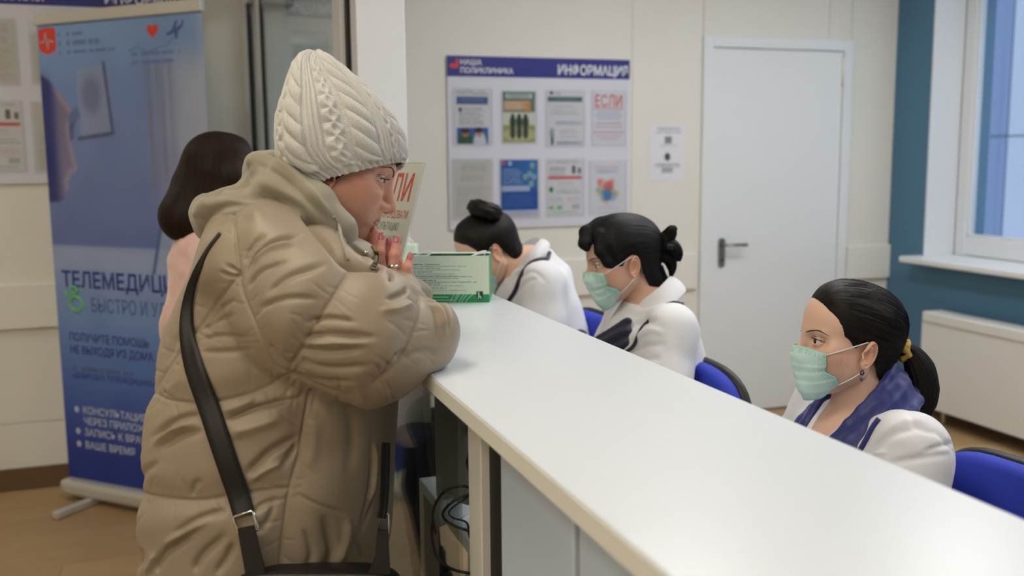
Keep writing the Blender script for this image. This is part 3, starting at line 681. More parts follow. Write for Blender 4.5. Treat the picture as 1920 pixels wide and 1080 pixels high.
# mask dispenser box
m_box = mat('carton_print', (255, 255, 255), .4, vcol=True, noise=.008)
m_boxg = mat('carton_green', (40, 150, 92), .42, noise=.03); m_boxp = mat('carton_pale_green', (206, 226, 208), .42, noise=.02)
bx1 = np.array([.703, 2.206, CZ]); bx0 = bx1 - np.array([.93, -.367, 0]) * .196; bxe = (bx1 - bx0) / np.linalg.norm(bx1 - bx0); BL = np.linalg.norm(bx1 - bx0); bxn = np.array([-bxe[1], bxe[0], 0])
BH, BD = .1125, .095
bo = thing('mask_box', (bx0 + bx1) / 2, 'open pale green carton of face masks on the counter', 'box')
Mx_ = frame_mx(bx0, bxe, (0, 0, 1))          # z local = toward camera
tk = .0012
MB().box((0, 0, -tk), (BL, BH, 0), 0, Mx_).build('front_wall', m_boxp, bo)
def carton(x, y):
    im = blank(x, (214, 228, 208)); X = x * BL; Yv = (1 - y) * BH
    g = smoothstep(.0195, .0205, Yv); green = np.array((34, 146, 88.)); im[:] = im * g[..., None] + green * (1 - g[..., None])
    for zz, x1 in ((.0135, .098), (.006, .11)):
        m = (np.abs(Yv - zz) < .0007) & (X < x1); im[m] = (206, 232, 212)
    for r0 in (.05, .058, .064, .072, .076, .083):
        d = np.abs(np.hypot(X - .19, Yv + .03) - r0 - .01); m = smoothstep(.0012, .0005, d) * (Yv < .026) * .85; im[:] = im * (1 - m[..., None]) + np.array((200, 230, 208.)) * m[..., None]
    d = np.abs(np.hypot(X - .20, Yv + .06) - .125); m = smoothstep(.0006, .0002, d) * (X > .10) * (Yv < .06) * .4; im[:] = im * (1 - m[..., None]) + np.array((150, 180, 160.)) * m[..., None]
    r = np.random.RandomState(5)
    for i, (zz, w) in enumerate(((.092, .05), (.0875, .115), (.083, .05), (.0785, .098), (.074, .03), (.0695, .085), (.0655, .09), (.0625, .13), (.058, .095), (.0535, .04), (.0495, .14), (.045, .05), (.041, .105), (.035, .065), (.029, .115))):
        m = (np.abs(Yv - zz) < .0008) & (X < .03 + w * .98) & (X > .012) & (value_noise(X * 900, Yv * 0 + i, 2) > .25); c = (60, 70, 62) if i in (0, 9) or i == 11 else (128, 140, 128); im[m] = c
    return im
print_sheet('printed_face', BL, BH, 300, 165, frame_mx(bx0 - np.array([0, 0, 0]) + np.cross(bxe, (0, 0, 1)) * 0.0002, bxe, (0, 0, 1)), carton, m_box, bo, .0004)
def lp(u, v, w=0): return (Mx_ @ np.array([u, v, w, 1]))[:3]
ems = MB().prism([(0, .021), (.016, .021), (.016, .006), (.014, .0025), (.008, 0), (.002, .0025), (0, .006)], .0006, frame_mx(lp(BL - .031, .006, .0004), bxe, (0, 0, 1))).build('emblem_shield', mat('ink_dark_green', (28, 66, 48), .4, noise=.03), bo)
MB().prism([(.004, .003), (.0062, .003), (.0066, .008), (.0095, .0078), (.0098, .003), (.0118, .003), (.0118, .0075), (.0108, .0098), (.0072, .0106), (.0070, .0135), (.0082, .0145), (.0066, .0162), (.0082, .019), (.0071, .0192), (.0054, .0168), (.0042, .0190), (.0030, .0188), (.0044, .0158), (.0048, .0135), (.0050, .010), (.0042, .0075)], .0005, frame_mx(lp(BL - .031, .006, .001), bxe, (0, 0, 1))).build('deer_mark', m_boxp, ems)
MB().box((BL - tk, 0, -BD), (BL, BH, -tk), 0, Mx_).build('side_wall', m_boxg, bo); MB().box((0, 0, -BD), (tk, BH, -tk), 0, Mx_).build('side_wall', m_boxg, bo)
sw = MB()
for i in range(26): sw.prism([(0, 0), (.0018, 0), (.0018, .022), (0, .012)], .0003, frame_mx(lp(BL + .0002, .012 + i * .0034, -.028), -np.array(Mx_[:3, 2]) * -1, (0, 0, 1)))
sw.build('side_stripes', m_boxp, bo)
MB().box((tk, 0, -BD), (BL - tk, BH, -BD + tk), 0, Mx_).build('back_wall', m_boxp, bo); MB().box((tk, 0, -BD + tk), (BL - tk, tk, -tk), 0, Mx_).build('bottom', m_boxp, bo)
MB().box((tk, BH - tk, -BD), (BL - tk, BH, -BD + .03), 0, Mx_).build('top_flap', m_boxp, bo); MB().box((tk, BH - tk, -.02), (.05, BH, -tk), 0, Mx_).build('top_flap', m_boxp, bo)
# masks peeking out
m_maskc = mat('mask_teal', (158, 208, 200), .75, noise=.03, nscale=120, bump=.1, bscale=900); m_maskw = mat('mask_white', (226, 232, 232), .7, noise=.02)
for i in range(7):
    w = -.012 - i * .0105
    mk = MB()
    n = 14; pts = []
    for a in range(n + 1):
        u = .015 + (BL - .03) * a / n; pts.append((u, BH - .012 + .004 * math.sin(a * .8 + i)))
    for a in range(n):
        (u0, v0), (u1, v1) = pts[a], pts[a + 1]
        mk.add([lp(u0, .01, w), lp(u1, .01, w), lp(u1, v1, w), lp(u0, v0, w), lp(u0, .01, w - .004), lp(u1, .01, w - .004), lp(u1, v1, w - .004), lp(u0, v0, w - .004)], [(0, 1, 2, 3), (7, 6, 5, 4), (3, 2, 6, 7), (1, 0, 4, 5)])
    mo_ = mk.build('face_mask', m_maskc, bo)
    for s in (0, 1):
        c = [(.02, 0), (.05, .012), (.035, .016), (.012, .009)] if s == 0 else [(BL - .055, .002), (BL - .03, .013), (BL - .012, .015), (BL - .016, .004)]
        if i % 2 == 0: MB().tube(spline([lp(u, BH - .012 + v, w - .002 - .003 * k) for k, (u, v) in enumerate(c)], 16), .0013, 6).build('ear_loop', m_maskw, mo_, True)
# second box behind
b2 = thing('tissue_box', (.56, 2.62, CZ), 'small pale green carton standing behind the sign and mask box', 'box')
Q = P(768, 455, 2.66)
M2 = frame_mx((Q[0] - .09, Q[1] + .04, CZ), bxe, bxn)
MB().box((0, 0, 0), (.112, .06, .108), .001, M2).build('carton', m_boxp, b2)
MB().box((.086, -.0006, .05), (.09, 0, .056), 0, M2).build('print_mark', m_ink_dark, b2)
MB().tube(spline([(M2 @ np.array([u, .03, v, 1]))[:3] for u, v in ((.08, .104), (.085, .118), (.098, .12), (.105, .104))], 14), .002, 6).build('ear_loop', m_maskw, b2, True)

# ================================================================== chairs
m_cblue = mat('chair_fabric_blue', (38, 58, 176), .75, noise=.06, nscale=300, bump=.25, bscale=1200)
def slab(w, h, t, curve, n=4.0, N=40, K=7, Mx=np.eye(4)):
    """rounded cushion: superellipse outline w x h (local x, y), thickness t (local z), bent by curve"""
    v = []; f = []
    rings = [(0.0, .5)] ; prof = [(1 - (1 - math.cos(a)) * .0, 0) for a in ()]
    lay = [(.90, t / 2), (.965, t * .42), (1.0, t * .15), (1.0, -t * .15), (.965, -t * .42), (.90, -t / 2)]
    for s, z in lay:
        for i in range(N):
            a = 2 * math.pi * i / N; c, sn = math.cos(a), math.sin(a)
            x = w / 2 * s * math.copysign(abs(c) ** (2 / n), c); y = h / 2 * s * math.copysign(abs(sn) ** (2 / n), sn); v.append((x, y, z + curve * x * x))
    for k in range(len(lay) - 1):
        for i in range(N): j = (i + 1) % N; f.append((k * N + j, k * N + i, (k + 1) * N + i, (k + 1) * N + j))
    for k, flip in ((0, False), (len(lay) - 1, True)):
        prev = [k * N + i for i in range(N)]
        for q in (.6, .3):
            cur = []
            for i in range(N):
                x, y, z = v[k * N + i]; zz = z - curve * x * x; x *= q / lay[k][0] * .9; y *= q / lay[k][0] * .9
                v.append((x, y, zz + (.006 if not flip else -.002) * (1 - q) + curve * x * x)); cur.append(len(v) - 1)
            for i in range(N):
                j = (i + 1) % N; q4 = (prev[i], prev[j], cur[j], cur[i]); f.append(q4[::-1] if flip else q4)
            prev = cur
        f.append(tuple(prev[::-1]) if flip else tuple(prev))
    v = np.array(v); v = (Mx[:3, :3] @ v.T).T + Mx[:3, 3]
    return v, f
def make_chair():
    c = thing('office_chair', (0, 0, 0), 'x', 'chair')
    tilt = frame_mx((0.23, 0, .745), (0, 1, 0), (.10, 0, 1))     # chair faces -X locally; back pad
    v, f = slab(.43, .34, .05, .55, 3.2, Mx=tilt); MB().add(v, f).build('backrest', m_cblue, c, True)
    tb = tilt.copy(); tb[:3, 3] += tilt[:3, 2] * -.0; tb2 = frame_mx((.252, 0, .745), (0, 1, 0), (.10, 0, 1))
    v, f = slab(.442, .352, .03, .55, 3.2, Mx=tb2); MB().add(v, f).build('back_shell', m_black, c, True)
    v, f = slab(.46, .44, .06, 0, 3.2, Mx=frame_mx((0, 0, .47), (0, 1, 0), (1, 0, 0))); MB().add(v, f).build('seat', m_cblue, c, True)
    v, f = slab(.45, .43, .03, 0, 3.2, Mx=frame_mx((0, 0, .435), (0, 1, 0), (1, 0, 0))); MB().add(v, f).build('seat_shell', m_black, c, True)
    MB().tube(spline([(0.05, 0, .42), (.2, 0, .42), (.27, 0, .48), (.285, 0, .72)], 18), .018, 10).build('back_bar', m_black, c, True)
    MB().lathe([(.03, .10), (.03, .28), (.018, .285), (.018, .425)], 18).build('gas_post', m_black, c, True)
    for k in range(5):
        a = 2 * math.pi * k / 5 + .3; d = np.array([math.cos(a), math.sin(a), 0])
        l = MB().tube([(0, 0, .11), d * .14 + [0, 0, .10], d * .28 + [0, 0, .07]], [.026, .02, .014], 8).build('leg', m_black, c, True)
        MB().lathe([(.024, -.012), (.027, 0), (.024, .012)], 14, frame_mx(d * .28 + [0, 0, .027], d, (0, 0, 1))).build('castor', m_black, l, True)
        MB().tube([d * .28 + [0, 0, .075], d * .28 + [0, 0, .025]], .008, 8).build('castor_stem', m_black, l, True)
    return c
def copy_tree(o, parent=None):
    c = o.copy(); COL.objects.link(c)
    if parent is not None: c.parent = parent
    for ch in o.children: copy_tree(ch, c)
    return c
ch0 = make_chair()
for i, (x, y, rz, sc, lb) in enumerate(((.99, 2.18, -3, 1.015, 'blue office chair behind the receptionist with short black hair'), (1.17, 1.285, 4, .975, 'blue office chair behind the ponytailed receptionist at the right'), (.985, 2.81, 2, 1.04, 'blue office chair of the receptionist with the hair bun'))):
    c = ch0 if i == 0 else copy_tree(ch0)
    c.location = (x, y, 0); c.rotation_euler = (0, 0, math.radians(rz)); c.scale = (sc, sc, sc); c['label'] = lb; c['group'] = 'blue office chairs behind the counter'
# ================================================================== implicit modelling tools
def grid(lo, hi, h):
    ax = [np.arange(lo[i], hi[i] + h, h, dtype=np.float32) for i in range(3)]
    return ax, np.meshgrid(*ax, indexing='ij')
def surface_nets(f, lo, h):
    """quad mesh of f = 0 (f < 0 inside)"""
    f = f.astype(np.float32); nx, ny, nz = f.shape; s = f < 0
    cnt = np.zeros((nx - 1, ny - 1, nz - 1), np.int8)
    for i in (0, 1):
        for j in (0, 1):
            for k in (0, 1): cnt += s[i:nx - 1 + i, j:ny - 1 + j, k:nz - 1 + k]
    act = (cnt > 0) & (cnt < 8); ci = np.argwhere(act); N = len(ci)
    idx = np.full(act.shape, -1, np.int64); idx[act] = np.arange(N)
    pos = np.zeros((N, 3)); w = np.zeros(N)
    for ax in range(3):
        o = [a for a in range(3) if a != ax]
        for u in (0, 1):
            for v in (0, 1):
                a = ci.copy(); a[:, o[0]] += u; a[:, o[1]] += v; b = a.copy(); b[:, ax] += 1
                fa = f[a[:, 0], a[:, 1], a[:, 2]]; fb = f[b[:, 0], b[:, 1], b[:, 2]]; m = (fa < 0) != (fb < 0)
                t = np.where(m, fa / (fa - fb + 1e-20), 0); p = a.astype(float); p[:, ax] += t
                pos += np.where(m[:, None], p, 0); w += m
    pos = pos / w[:, None] * h + np.asarray(lo)
    quads = []
    for ax in range(3):
        o = [(1, 2), (2, 0), (0, 1)][ax]
        sl0 = [slice(None)] * 3; sl1 = [slice(None)] * 3; sl0[ax] = slice(0, -1); sl1[ax] = slice(1, None)
        a, b = s[tuple(sl0)], s[tuple(sl1)]; e = np.argwhere(a != b)
        ok = (e[:, o[0]] > 0) & (e[:, o[1]] > 0) & (e[:, o[0]] < f.shape[o[0]] - 1) & (e[:, o[1]] < f.shape[o[1]] - 1); e = e[ok]
        ins = a[e[:, 0], e[:, 1], e[:, 2]]
        def c(du, dv):
            q = e.copy(); q[:, o[0]] += du; q[:, o[1]] += dv; return idx[q[:, 0], q[:, 1], q[:, 2]]
        q = np.stack([c(-1, -1), c(0, -1), c(0, 0), c(-1, 0)], -1); q[~ins] = q[~ins][:, ::-1]; quads.append(q)
    q = np.vstack(quads); return pos, q
def laplace(v, q, it=2, lam=.5, mask=None):
    k = q.shape[1]; e = np.vstack([q[:, [i, (i + 1) % k]] for i in range(k)]); n = len(v)      # every edge once per direction
    e0, e1 = e[:, 0], e[:, 1]; deg = np.bincount(e0, minlength=n).astype(float); ok = deg > 0; deg[~ok] = 1
    for _ in range(it):
        a = np.stack([np.bincount(e0, v[e1, c], n) for c in range(3)], -1) / deg[:, None]
        d = lam * (a - v) * ok[:, None]
        v = v + (d if mask is None else d * mask[:, None])
    return v
def normals(v, q):
    a = v[q[:, 2]] - v[q[:, 0]]; b = v[q[:, 3]] - v[q[:, 1]]; fn = np.cross(a, b); n = np.zeros_like(v)
    for k in range(4):
        for c in range(3): n[:, c] += np.bincount(q[:, k], fn[:, c], len(v))
    return n / (np.linalg.norm(n, axis=1, keepdims=True) + 1e-20)
def subdivide(v, q):
    """split every quad in four, no smoothing"""
    e = np.vstack([q[:, [i, (i + 1) % 4]] for i in range(4)]); es = np.sort(e, 1)
    n = len(v); key, inv = np.unique(es[:, 0].astype(np.int64) * n + es[:, 1], return_inverse=True); inv = inv.reshape(4, -1); u = np.stack([key // n, key % n], -1); m = len(u)
    V = np.vstack([v, v[u].mean(1), v[q].mean(1)]); fc = n + m + np.arange(len(q))
    Q = np.vstack([np.stack([q[:, i], n + inv[i], fc, n + inv[(i - 1) % 4]], -1) for i in range(4)])
    return V, Q
def keep_faces(v, q, keep):
    q = q[keep]; u, inv = np.unique(q, return_inverse=True); return v[u], inv.reshape(q.shape), u
def rcone(X, a, b, ra, rb):
    a = np.asarray(a, np.float32); d = np.asarray(b, np.float32) - a; L = d.dot(d) + 1e-12
    px, py, pz = X[0] - a[0], X[1] - a[1], X[2] - a[2]; t = np.clip((px * d[0] + py * d[1] + pz * d[2]) / L, 0, 1)
    return np.sqrt((px - t * d[0]) ** 2 + (py - t * d[1]) ** 2 + (pz - t * d[2]) ** 2) - (ra + (rb - ra) * t)
def ell(X, c, r, R=None):
    p = [X[0] - c[0], X[1] - c[1], X[2] - c[2]]
    if R is not None: p = [R[i][0] * p[0] + R[i][1] * p[1] + R[i][2] * p[2] for i in range(3)]
    k0 = np.sqrt(sum((p[i] / r[i]) ** 2 for i in range(3))); k1 = np.sqrt(sum((p[i] / r[i] ** 2) ** 2 for i in range(3))) + 1e-9
    return k0 * (k0 - 1) / k1
def smin(a, b, k):
    h = np.clip(.5 + .5 * (b - a) / k, 0, 1); return b + (a - b) * h - k * h * (1 - h)
def smax(a, b, k): return -smin(-a, -b, k)
def chain(X, pts, rad, k=.02):
    d = None
    for i in range(len(pts) - 1):
        e = rcone(X, pts[i], pts[i + 1], rad[i], rad[i + 1]); d = e if d is None else smin(d, e, k)
    return d
def roty(a): c, s = math.cos(a), math.sin(a); return np.array([[c, 0, s], [0, 1, 0], [-s, 0, c]])
def rotx(a): c, s = math.cos(a), math.sin(a); return np.array([[1, 0, 0], [0, c, -s], [0, s, c]])
def rotz(a): c, s = math.cos(a), math.sin(a); return np.array([[c, -s, 0], [s, c, 0], [0, 0, 1]])
def pose(v, R, t, s=1.0): return (np.asarray(v) * s) @ np.asarray(R).T + np.asarray(t)
def strokes(u, w, sts):
    """sum of soft ridges (h > 0) or creases (h < 0): (polyline, half width, height, taper)"""
    out = np.zeros(u.shape)
    for pts, wd, hgt, *tp in sts:
        pts = np.asarray(pts, float); lo = pts.min(0) - 3 * wd; hi = pts.max(0) + 3 * wd
        m = (u > lo[0]) & (u < hi[0]) & (w > lo[1]) & (w < hi[1])
        if not m.any(): continue
        if len(pts) > 2: pts = spline(pts, 5 * len(pts))
        d, t = seg_dist(u[m], w[m], pts); e = hgt * np.exp(-(d / wd) ** 2)
        if tp and tp[0]: e = e * np.clip(np.sin(np.pi * np.clip(t, 0.02, .98)) * 1.6, 0, 1)
        out[m] += e
    return out

# ------------------------------------------------------------------ one head, reused (x = face direction, y = own left, z = up)
def eye_opening(Y, Z, sy, openness=1.0):
    t = (Y * sy - .0315) / .0145                     # -1 inner corner .. 1 outer corner
    up = .0010 + .0052 * openness * np.sqrt(np.clip(1 - t * t, 0, 1)); lo = -.0042 * np.sqrt(np.clip(1 - t * t, 0, 1)) * (.6 + .4 * openness)
    return t, up + .0008 * t, lo + .0012 * t
EYE = np.array([.0735, .0315, .0035]); EYR = .0122
def head_sdf(X, openness=1.0, fat=0.0, mouth=0.0, nose=0.0):
    Xm = [X[0], np.abs(X[1]), X[2]]                  # mirror
    d = ell(X, (-.008, 0, .034), (.096, .0745, .080))
    d = smin(d, ell(X, (.025, 0, .045), (.066, .064, .066)), .03)                    # forehead
    d = smin(d, ell(X, (.030, 0, -.030), (.058, .058 + fat * .3, .074)), .03)         # face mass
    d = smin(d, rcone(Xm, (.000, .046 + fat * .4, -.050), (.070, .012, -.096), .022 + fat * .4, .016), .028)   # jaw
    d = smin(d, ell(X, (.0815, 0, -.098), (.0155, .018, .0145)), .016)                # chin
    d = smin(d, ell(Xm, (.047, .040, -.034), (.030, .024 + fat * .4, .028)), .035)     # cheek
    d = smin(d, ell(Xm, (.051, .045, -.014), (.022, .018, .013)), .03)                # cheekbone
    d = smin(d, ell(X, (.072, 0, -.062), (.028, .030, .026)), .02)                    # muzzle
    d = smin(d, rcone(Xm, (.088, .008, .021), (.070, .044, .022), .0095, .008), .014)  # brow ridge
    d = smax(d, -ell(Xm, (.101, .031, .0045), (.0225, .0190, .0130)), .014)           # eye sockets
    d = smax(d, -ell(Xm, (.090, .050, .004), (.020, .013, .009)), .018)
    # nose
    n = rcone(X, (.085, 0, .016), (.1085 + nose * .5, 0, -.030 - nose * .8), .0075, .0090 + nose * .1)
    n = smin(n, ell(X, (.1090 + nose * .6, 0, -.0325 - nose), (.0092 + nose * .15, .0088 + nose * .2, .0078 + nose * .1)), .006)
    n = smin(n, ell(Xm, (.0985 + nose * .2, .0112 + nose * .2, -.0365 - nose * .7), (.0095 + nose * .2, .0062 + nose * .1, .0066 + nose * .15)), .007)
    n = smin(n, rcone(X, (.105 + nose * .4, 0, -.040 - nose), (.094, 0, -.046 - nose * .5), .0045, .005), .005)
    d = smin(d, n, .0135)
    d = smax(d, -ell(Xm, (.1020 + nose * .3, .0058, -.0440 - nose), (.0062, .0026, .0030)), .002)        # nostrils
    # eyelids and eye opening
    ex = [X[0] - EYE[0], Xm[1] - EYE[1], X[2] - EYE[2]]
    lid = np.sqrt(ex[0] ** 2 + ex[1] ** 2 + ex[2] ** 2) - (EYR + .0017)
    d = smin(d, lid, .006)
    t, up, lo = eye_opening(Xm[1], None, 1, openness)
    zz = X[2] - EYE[2]
    op = np.maximum(np.maximum(zz - up, lo - zz), (np.abs(t) - 1) * .0145)
    op = np.maximum(op, .060 - X[0])
    d = smax(d, -op, .0016)
    cr = np.abs(zz - up - .0035) - .0007; cr = np.maximum(cr, (np.abs(t) - 1.05) * .014)
    d = smax(d, -np.maximum(cr, -(lid + .0012) * 0 + .066 - X[0]), .0022)              # lid crease
    # lips
    z0 = -.0665
    ul = smin(rcone(Xm, (.0955, .003, z0 + .0055), (.0830, .0225, z0 + .0008), .0048, .0020), ell(X, (.0965, 0, z0 + .0045), (.0045, .006, .0042)), .004)
    ll = rcone(Xm, (.0935, .000, z0 - .0062), (.0825, .0200, z0 - .0012), .0058, .0022)
    lp_ = smin(ul, ll, .0022); d = smin(d, lp_, .0035)
    gap = ell(X, (.098, 0, z0 - .0005), (.018, .0235, .0009 + mouth)); gap = np.maximum(gap, np.abs(Xm[1]) - .0235)
    d = smax(d, -gap, .0022)
    d = smax(d, -ell(X, (.0985, 0, -.0815), (.010, .020, .0058)), .008)               # under the lower lip
    d = smax(d, -ell(X, (.1010, 0, -.0515), (.0032, .0022, .0060)), .004)             # philtrum
    return d
def skin_paint(v, lips=(176, 98, 92), skin=(214, 170, 148), blush=(200, 132, 112), brow=(74, 56, 48), brow_th=.0032, lips_a=.8, freck=.03):
    x, y, z = v[:, 0], np.abs(v[:, 1]), v[:, 2]; c = np.tile(np.array(skin, float), (len(v), 1))
    def mix(m, col): c[:] = c * (1 - m[:, None]) + np.array(col, float) * m[:, None]
    mix(.55 * np.exp(-((x - .062) ** 2 / .022 ** 2 + (y - .05) ** 2 / .02 ** 2 + (z + .028) ** 2 / .026 ** 2)), blush)
    mix(.45 * np.exp(-((x - .112) ** 2 + y ** 2 + (z + .034) ** 2) / .012 ** 2), blush)
    mix(.35 * smoothstep(.068, .078, y) * smoothstep(.02, -.01, np.abs(z + .02) - .03), blush)
    mix(.30 * np.exp(-((y - .031) ** 2 / .016 ** 2 + (z + .008) ** 2 / .006 ** 2)) * (x > .06), (150, 104, 100))
    z0 = -.0665; lip = np.exp(-((z - z0 + .0004) / (.0095 * np.sqrt(np.clip(1.05 - (y / .0245) ** 2, .001, 1)))) ** 4) * (y < .0250) * (x > .078)
    mix(lip * lips_a, lips)
    mix(np.clip((value_noise(x * 300 + y * 170, z * 300, 3) - .5) * freck * 2, 0, 1), (176, 116, 98))
    return c / 255.0
_ear = {}
def ear_geo(h=.0008):
    if h in _ear: return _ear[h]
    lo = (-.024, -.014, -.040); ax, X = grid(lo, (.022, .014, .036), h); a, b, c = X[0], X[1], X[2]
    a = a + .20 * c                                                # leans back towards the top
    w = np.where(a > 0, .0150, .0185); w = w * (1 - .16 * smoothstep(0, -.03, c)); rr = np.sqrt((a / w) ** 2 + ((c - .001) / .0300) ** 2)
    ang = np.arctan2(c, a)
    H = .0006 * 0 * a
    front = smoothstep(.004, .012, a) * smoothstep(.014, .004, c)   # rim fades into the cheek at the front
    H = H + .0068 * np.exp(-((rr - .87) / .10) ** 2) * (1 - front) * (.55 + .45 * smoothstep(-.028, -.012, c))
    ah = np.exp(-((np.sqrt(((a - .001) / .0105) ** 2 + ((c + .001) / .0185) ** 2) - .92) / .20) ** 2) * smoothstep(.006, -.001, a) * smoothstep(-.020, -.014, c); H = H + .0046 * ah
    H = H + .0030 * np.exp(-((c - .016 - .3 * a) / .003) ** 2) * np.exp(-((a - .002) / .006) ** 2)
    H = H - .0060 * np.exp(-((a - .0035) / .0062) ** 2 - ((c + .003) / .0095) ** 2)
    H = H + .0062 * np.exp(-((a - .0130) / .0038) ** 2 - ((c + .0045) / .0052) ** 2)
    H = H + .0035 * np.exp(-((a - .004) / .0045) ** 2 - ((c + .0150) / .0035) ** 2)
    H = H + .0022 * np.exp(-((a - .004) / .008) ** 2 - ((c + .0245) / .007) ** 2)
    d = np.maximum((b - H) * .75, (H * .8 - .0046 - b) * .8); d = smax(d, (rr - 1) * .0155, .0028)
    v, q = surface_nets(d, lo, h); v = laplace(v, q, 3, .4); _ear[h] = (v, q); return v, q
def ears_local(h=.0009):
    out = []; v, q = ear_geo(h)
    for sy in (1, -1):
        R = rotz(math.radians(22)) @ rotx(math.radians(-6)); p = v @ R.T + np.array([-.008, .0765, -.014]); qq = q
        if sy < 0: p = p * np.array([1, -1, 1]); qq = q[:, ::-1]
        out.append((p, qq))
    return out
def eyebrows(parent, hv, hq, R, T, S, m, pts=None, rad=(.0010, .0019, .0016, .0004)):
    bvh = BVHTree.FromPolygons([Vector(p) for p in hv], [tuple(int(i) for i in f) for f in hq])
    for sy in (1, -1):
        P_ = []; D_ = []
        for y, z in spline(pts or [(.010, .0190), (.020, .0245), (.036, .0275), (.051, .0200)], 26):
            dr = Vector((1, sy * y * 9, 0)).normalized(); r = bvh.ray_cast(Vector((.05, sy * y, z)) + dr * .12, -dr)
            if r[0] is not None: P_.append(np.array(r[0])); D_.append(np.array(dr))
        rr = np.interp(np.linspace(0, 1, len(P_)), np.linspace(0, 1, len(rad)), rad)
        P_ = np.array(P_) - np.array(D_) * (rr * .45)[:, None]
        MB().tube(pose(P_, R, T, S), rr * S, 7).build('eyebrow', m, parent, True)
_hc = {}
def head_geo(key, h=.0019, **kw):
    if key not in _hc:
        lo = (-.112, -.098, -.128); ax, X = grid(lo, (.126, .098, .122), h)
        f = head_sdf(X, **kw); v, q = surface_nets(f, lo, h); v = laplace(v, q, 2, .35); _hc[key] = (v, q)
    return _hc[key]
m_skin = mat('skin', (214, 170, 148), .46, vcol=True, noise=.03, nscale=90, bump=.08, bscale=900, sss=.10, spec=.4)
m_brow = mat('eyebrow_dark', (44, 32, 28), .7, noise=.25, nscale=700)
m_browl = mat('eyebrow_brown', (74, 54, 44), .7, noise=.25, nscale=700)
m_eyew = mat('eye', (235, 230, 226), .12, vcol=True, noise=.0)
m_lash = mat('lashes', (22, 18, 18), .6, noise=.05)
def eyeballs(parent, R, t, s, look=(1, 0, 0), iris=(72, 54, 40), openness=1.0):
    """eyeballs with iris and pupil painted in place; look = gaze in head space"""
    out = []
    for sy in (1, -1):
        n, m = 40, 28; v = []
        L = np.array(look, float); L /= np.linalg.norm(L)
        th, ph = np.meshgrid(np.linspace(0, 2 * math.pi, n, endpoint=False), np.linspace(0, math.pi, m)); 
        d = np.stack([np.cos(ph), np.sin(ph) * np.cos(th), np.sin(ph) * np.sin(th)], -1).reshape(-1, 3)
        A = frame_mx((0, 0, 0), L, (0, 1, 0))[:3, :3]; dd = d @ A.T
        a = np.degrees(np.arccos(np.clip(d[:, 0], -1, 1))); c = np.tile(lin((222, 214, 208)), (len(d), 1))
        c[a < 29] = lin(np.array(iris) * .55); c[a < 27] = lin(iris); c[a < 12] = lin((10, 9, 9))
        rr = EYR * (1 + .02 * np.exp(-(a / 25) ** 2)); vv = dd * rr[:, None] + EYE * np.array([1, sy, 1])
        idx = np.arange(n * m).reshape(m, n); f = np.stack([idx[:-1], np.roll(idx[:-1], -1, 1), np.roll(idx[1:], -1, 1), idx[1:]], -1).reshape(-1, 4)
        o = mesh_obj('eye', pose(vv, R, t, s), f, m_eyew, parent, True, c)
        out.append(o)
        # lashes and liner along the upper lid
        mb = MB(); K = 22; up_pts = []
        for k in range(K):
            u = -.72 + 1.72 * k / (K - 1); yy = .0315 + .0145 * u; tt, up, lo = eye_opening(np.array([yy]), None, 1, openness)
            zz = EYE[2] + up[0]; rad = EYR + .0012; q = (yy - EYE[1]); w = (zz - EYE[2]); xx = EYE[0] + math.sqrt(max(rad ** 2 - q * q - w * w, 1e-6)) + .0006
            up_pts.append((xx, sy * yy, zz))
        P_ = pose(np.array(up_pts), R, t, s); mb.tube(P_, .0007 * s, 5)
        for k in range(5, K, 1):
            b = np.array(up_pts[k]); q = (k / (K - 1)); tip = b + np.array([.0065 - .002 * q, sy * (.0005 + .004 * q), .0028])
            mid = b + (tip - b) * .55 + np.array([.0008, 0, -.0010]); mb.tube(pose(np.array([b, mid, tip]), R, t, s), [.00035 * s, .0003 * s, .0001 * s], 4)
        mb.build('eyelashes', m_lash, o, True)
    return out
# ================================================================== people: shared
def cs(px, py, d): return np.array([(px - 960) / FPX * d, (py - 540) / FPX * d, d])      # lens space (right, down, away)
def c2w(v): return np.asarray(v) @ RC.T + CAM0
def fabric(name, col, rough=.7, bump=.15, bscale=700, sheen=.2, noise=.05, nscale=14, coord='Object'):
    return mat(name, col, rough, noise=noise, nscale=nscale, bump=bump, bscale=bscale, sheen=sheen, coord=coord)
def c4(x, y): return (220 + x / 2.0, 260 + y / 2.0)
def c5(x, y): return (220 + x / 2.7, 680 + y / 2.7)
def wrinkle(v, n, amp, scale, aniso=(1, 1, 1), seed=0):
    x, y, z = v[:, 0] * aniso[0], v[:, 1] * aniso[1], v[:, 2] * aniso[2]
    a = value_noise(x * scale + z * scale * .3, z * scale + y * scale * .7, seed) + .5 * value_noise(x * scale * 2.1 - y * scale, z * scale * 2.3 + x * scale, seed + 5) - .75
    return v + n * (a * amp)[:, None]

# ================================================================== client in the quilted coat
m_coat = fabric('coat_nylon_taupe', (142, 127, 108), .46, .12, 900, .12, .04, 9)
m_hood = fabric('hood_jersey_khaki', (142, 134, 116), .85, .35, 900, .35, .05, 30)
m_knit = fabric('hat_wool_oatmeal', (200, 198, 193), .95, .5, 1300, .6, .06, 160)
m_strap = fabric('strap_webbing_black', (16, 16, 17), .5, .2, 1500, 0, .1, 60)
m_leather = fabric('bag_black', (18, 18, 20), .45, .15, 500, 0, .1, 30)
m_trouser = fabric('trousers_black', (20, 20, 23), .85, .2, 900, .1)
m_chrome = mat('chrome', (200, 200, 202), .12, 1.0, noise=.02)
m_gold = mat('silver_ring', (214, 206, 190), .15, 1.0, noise=.02)

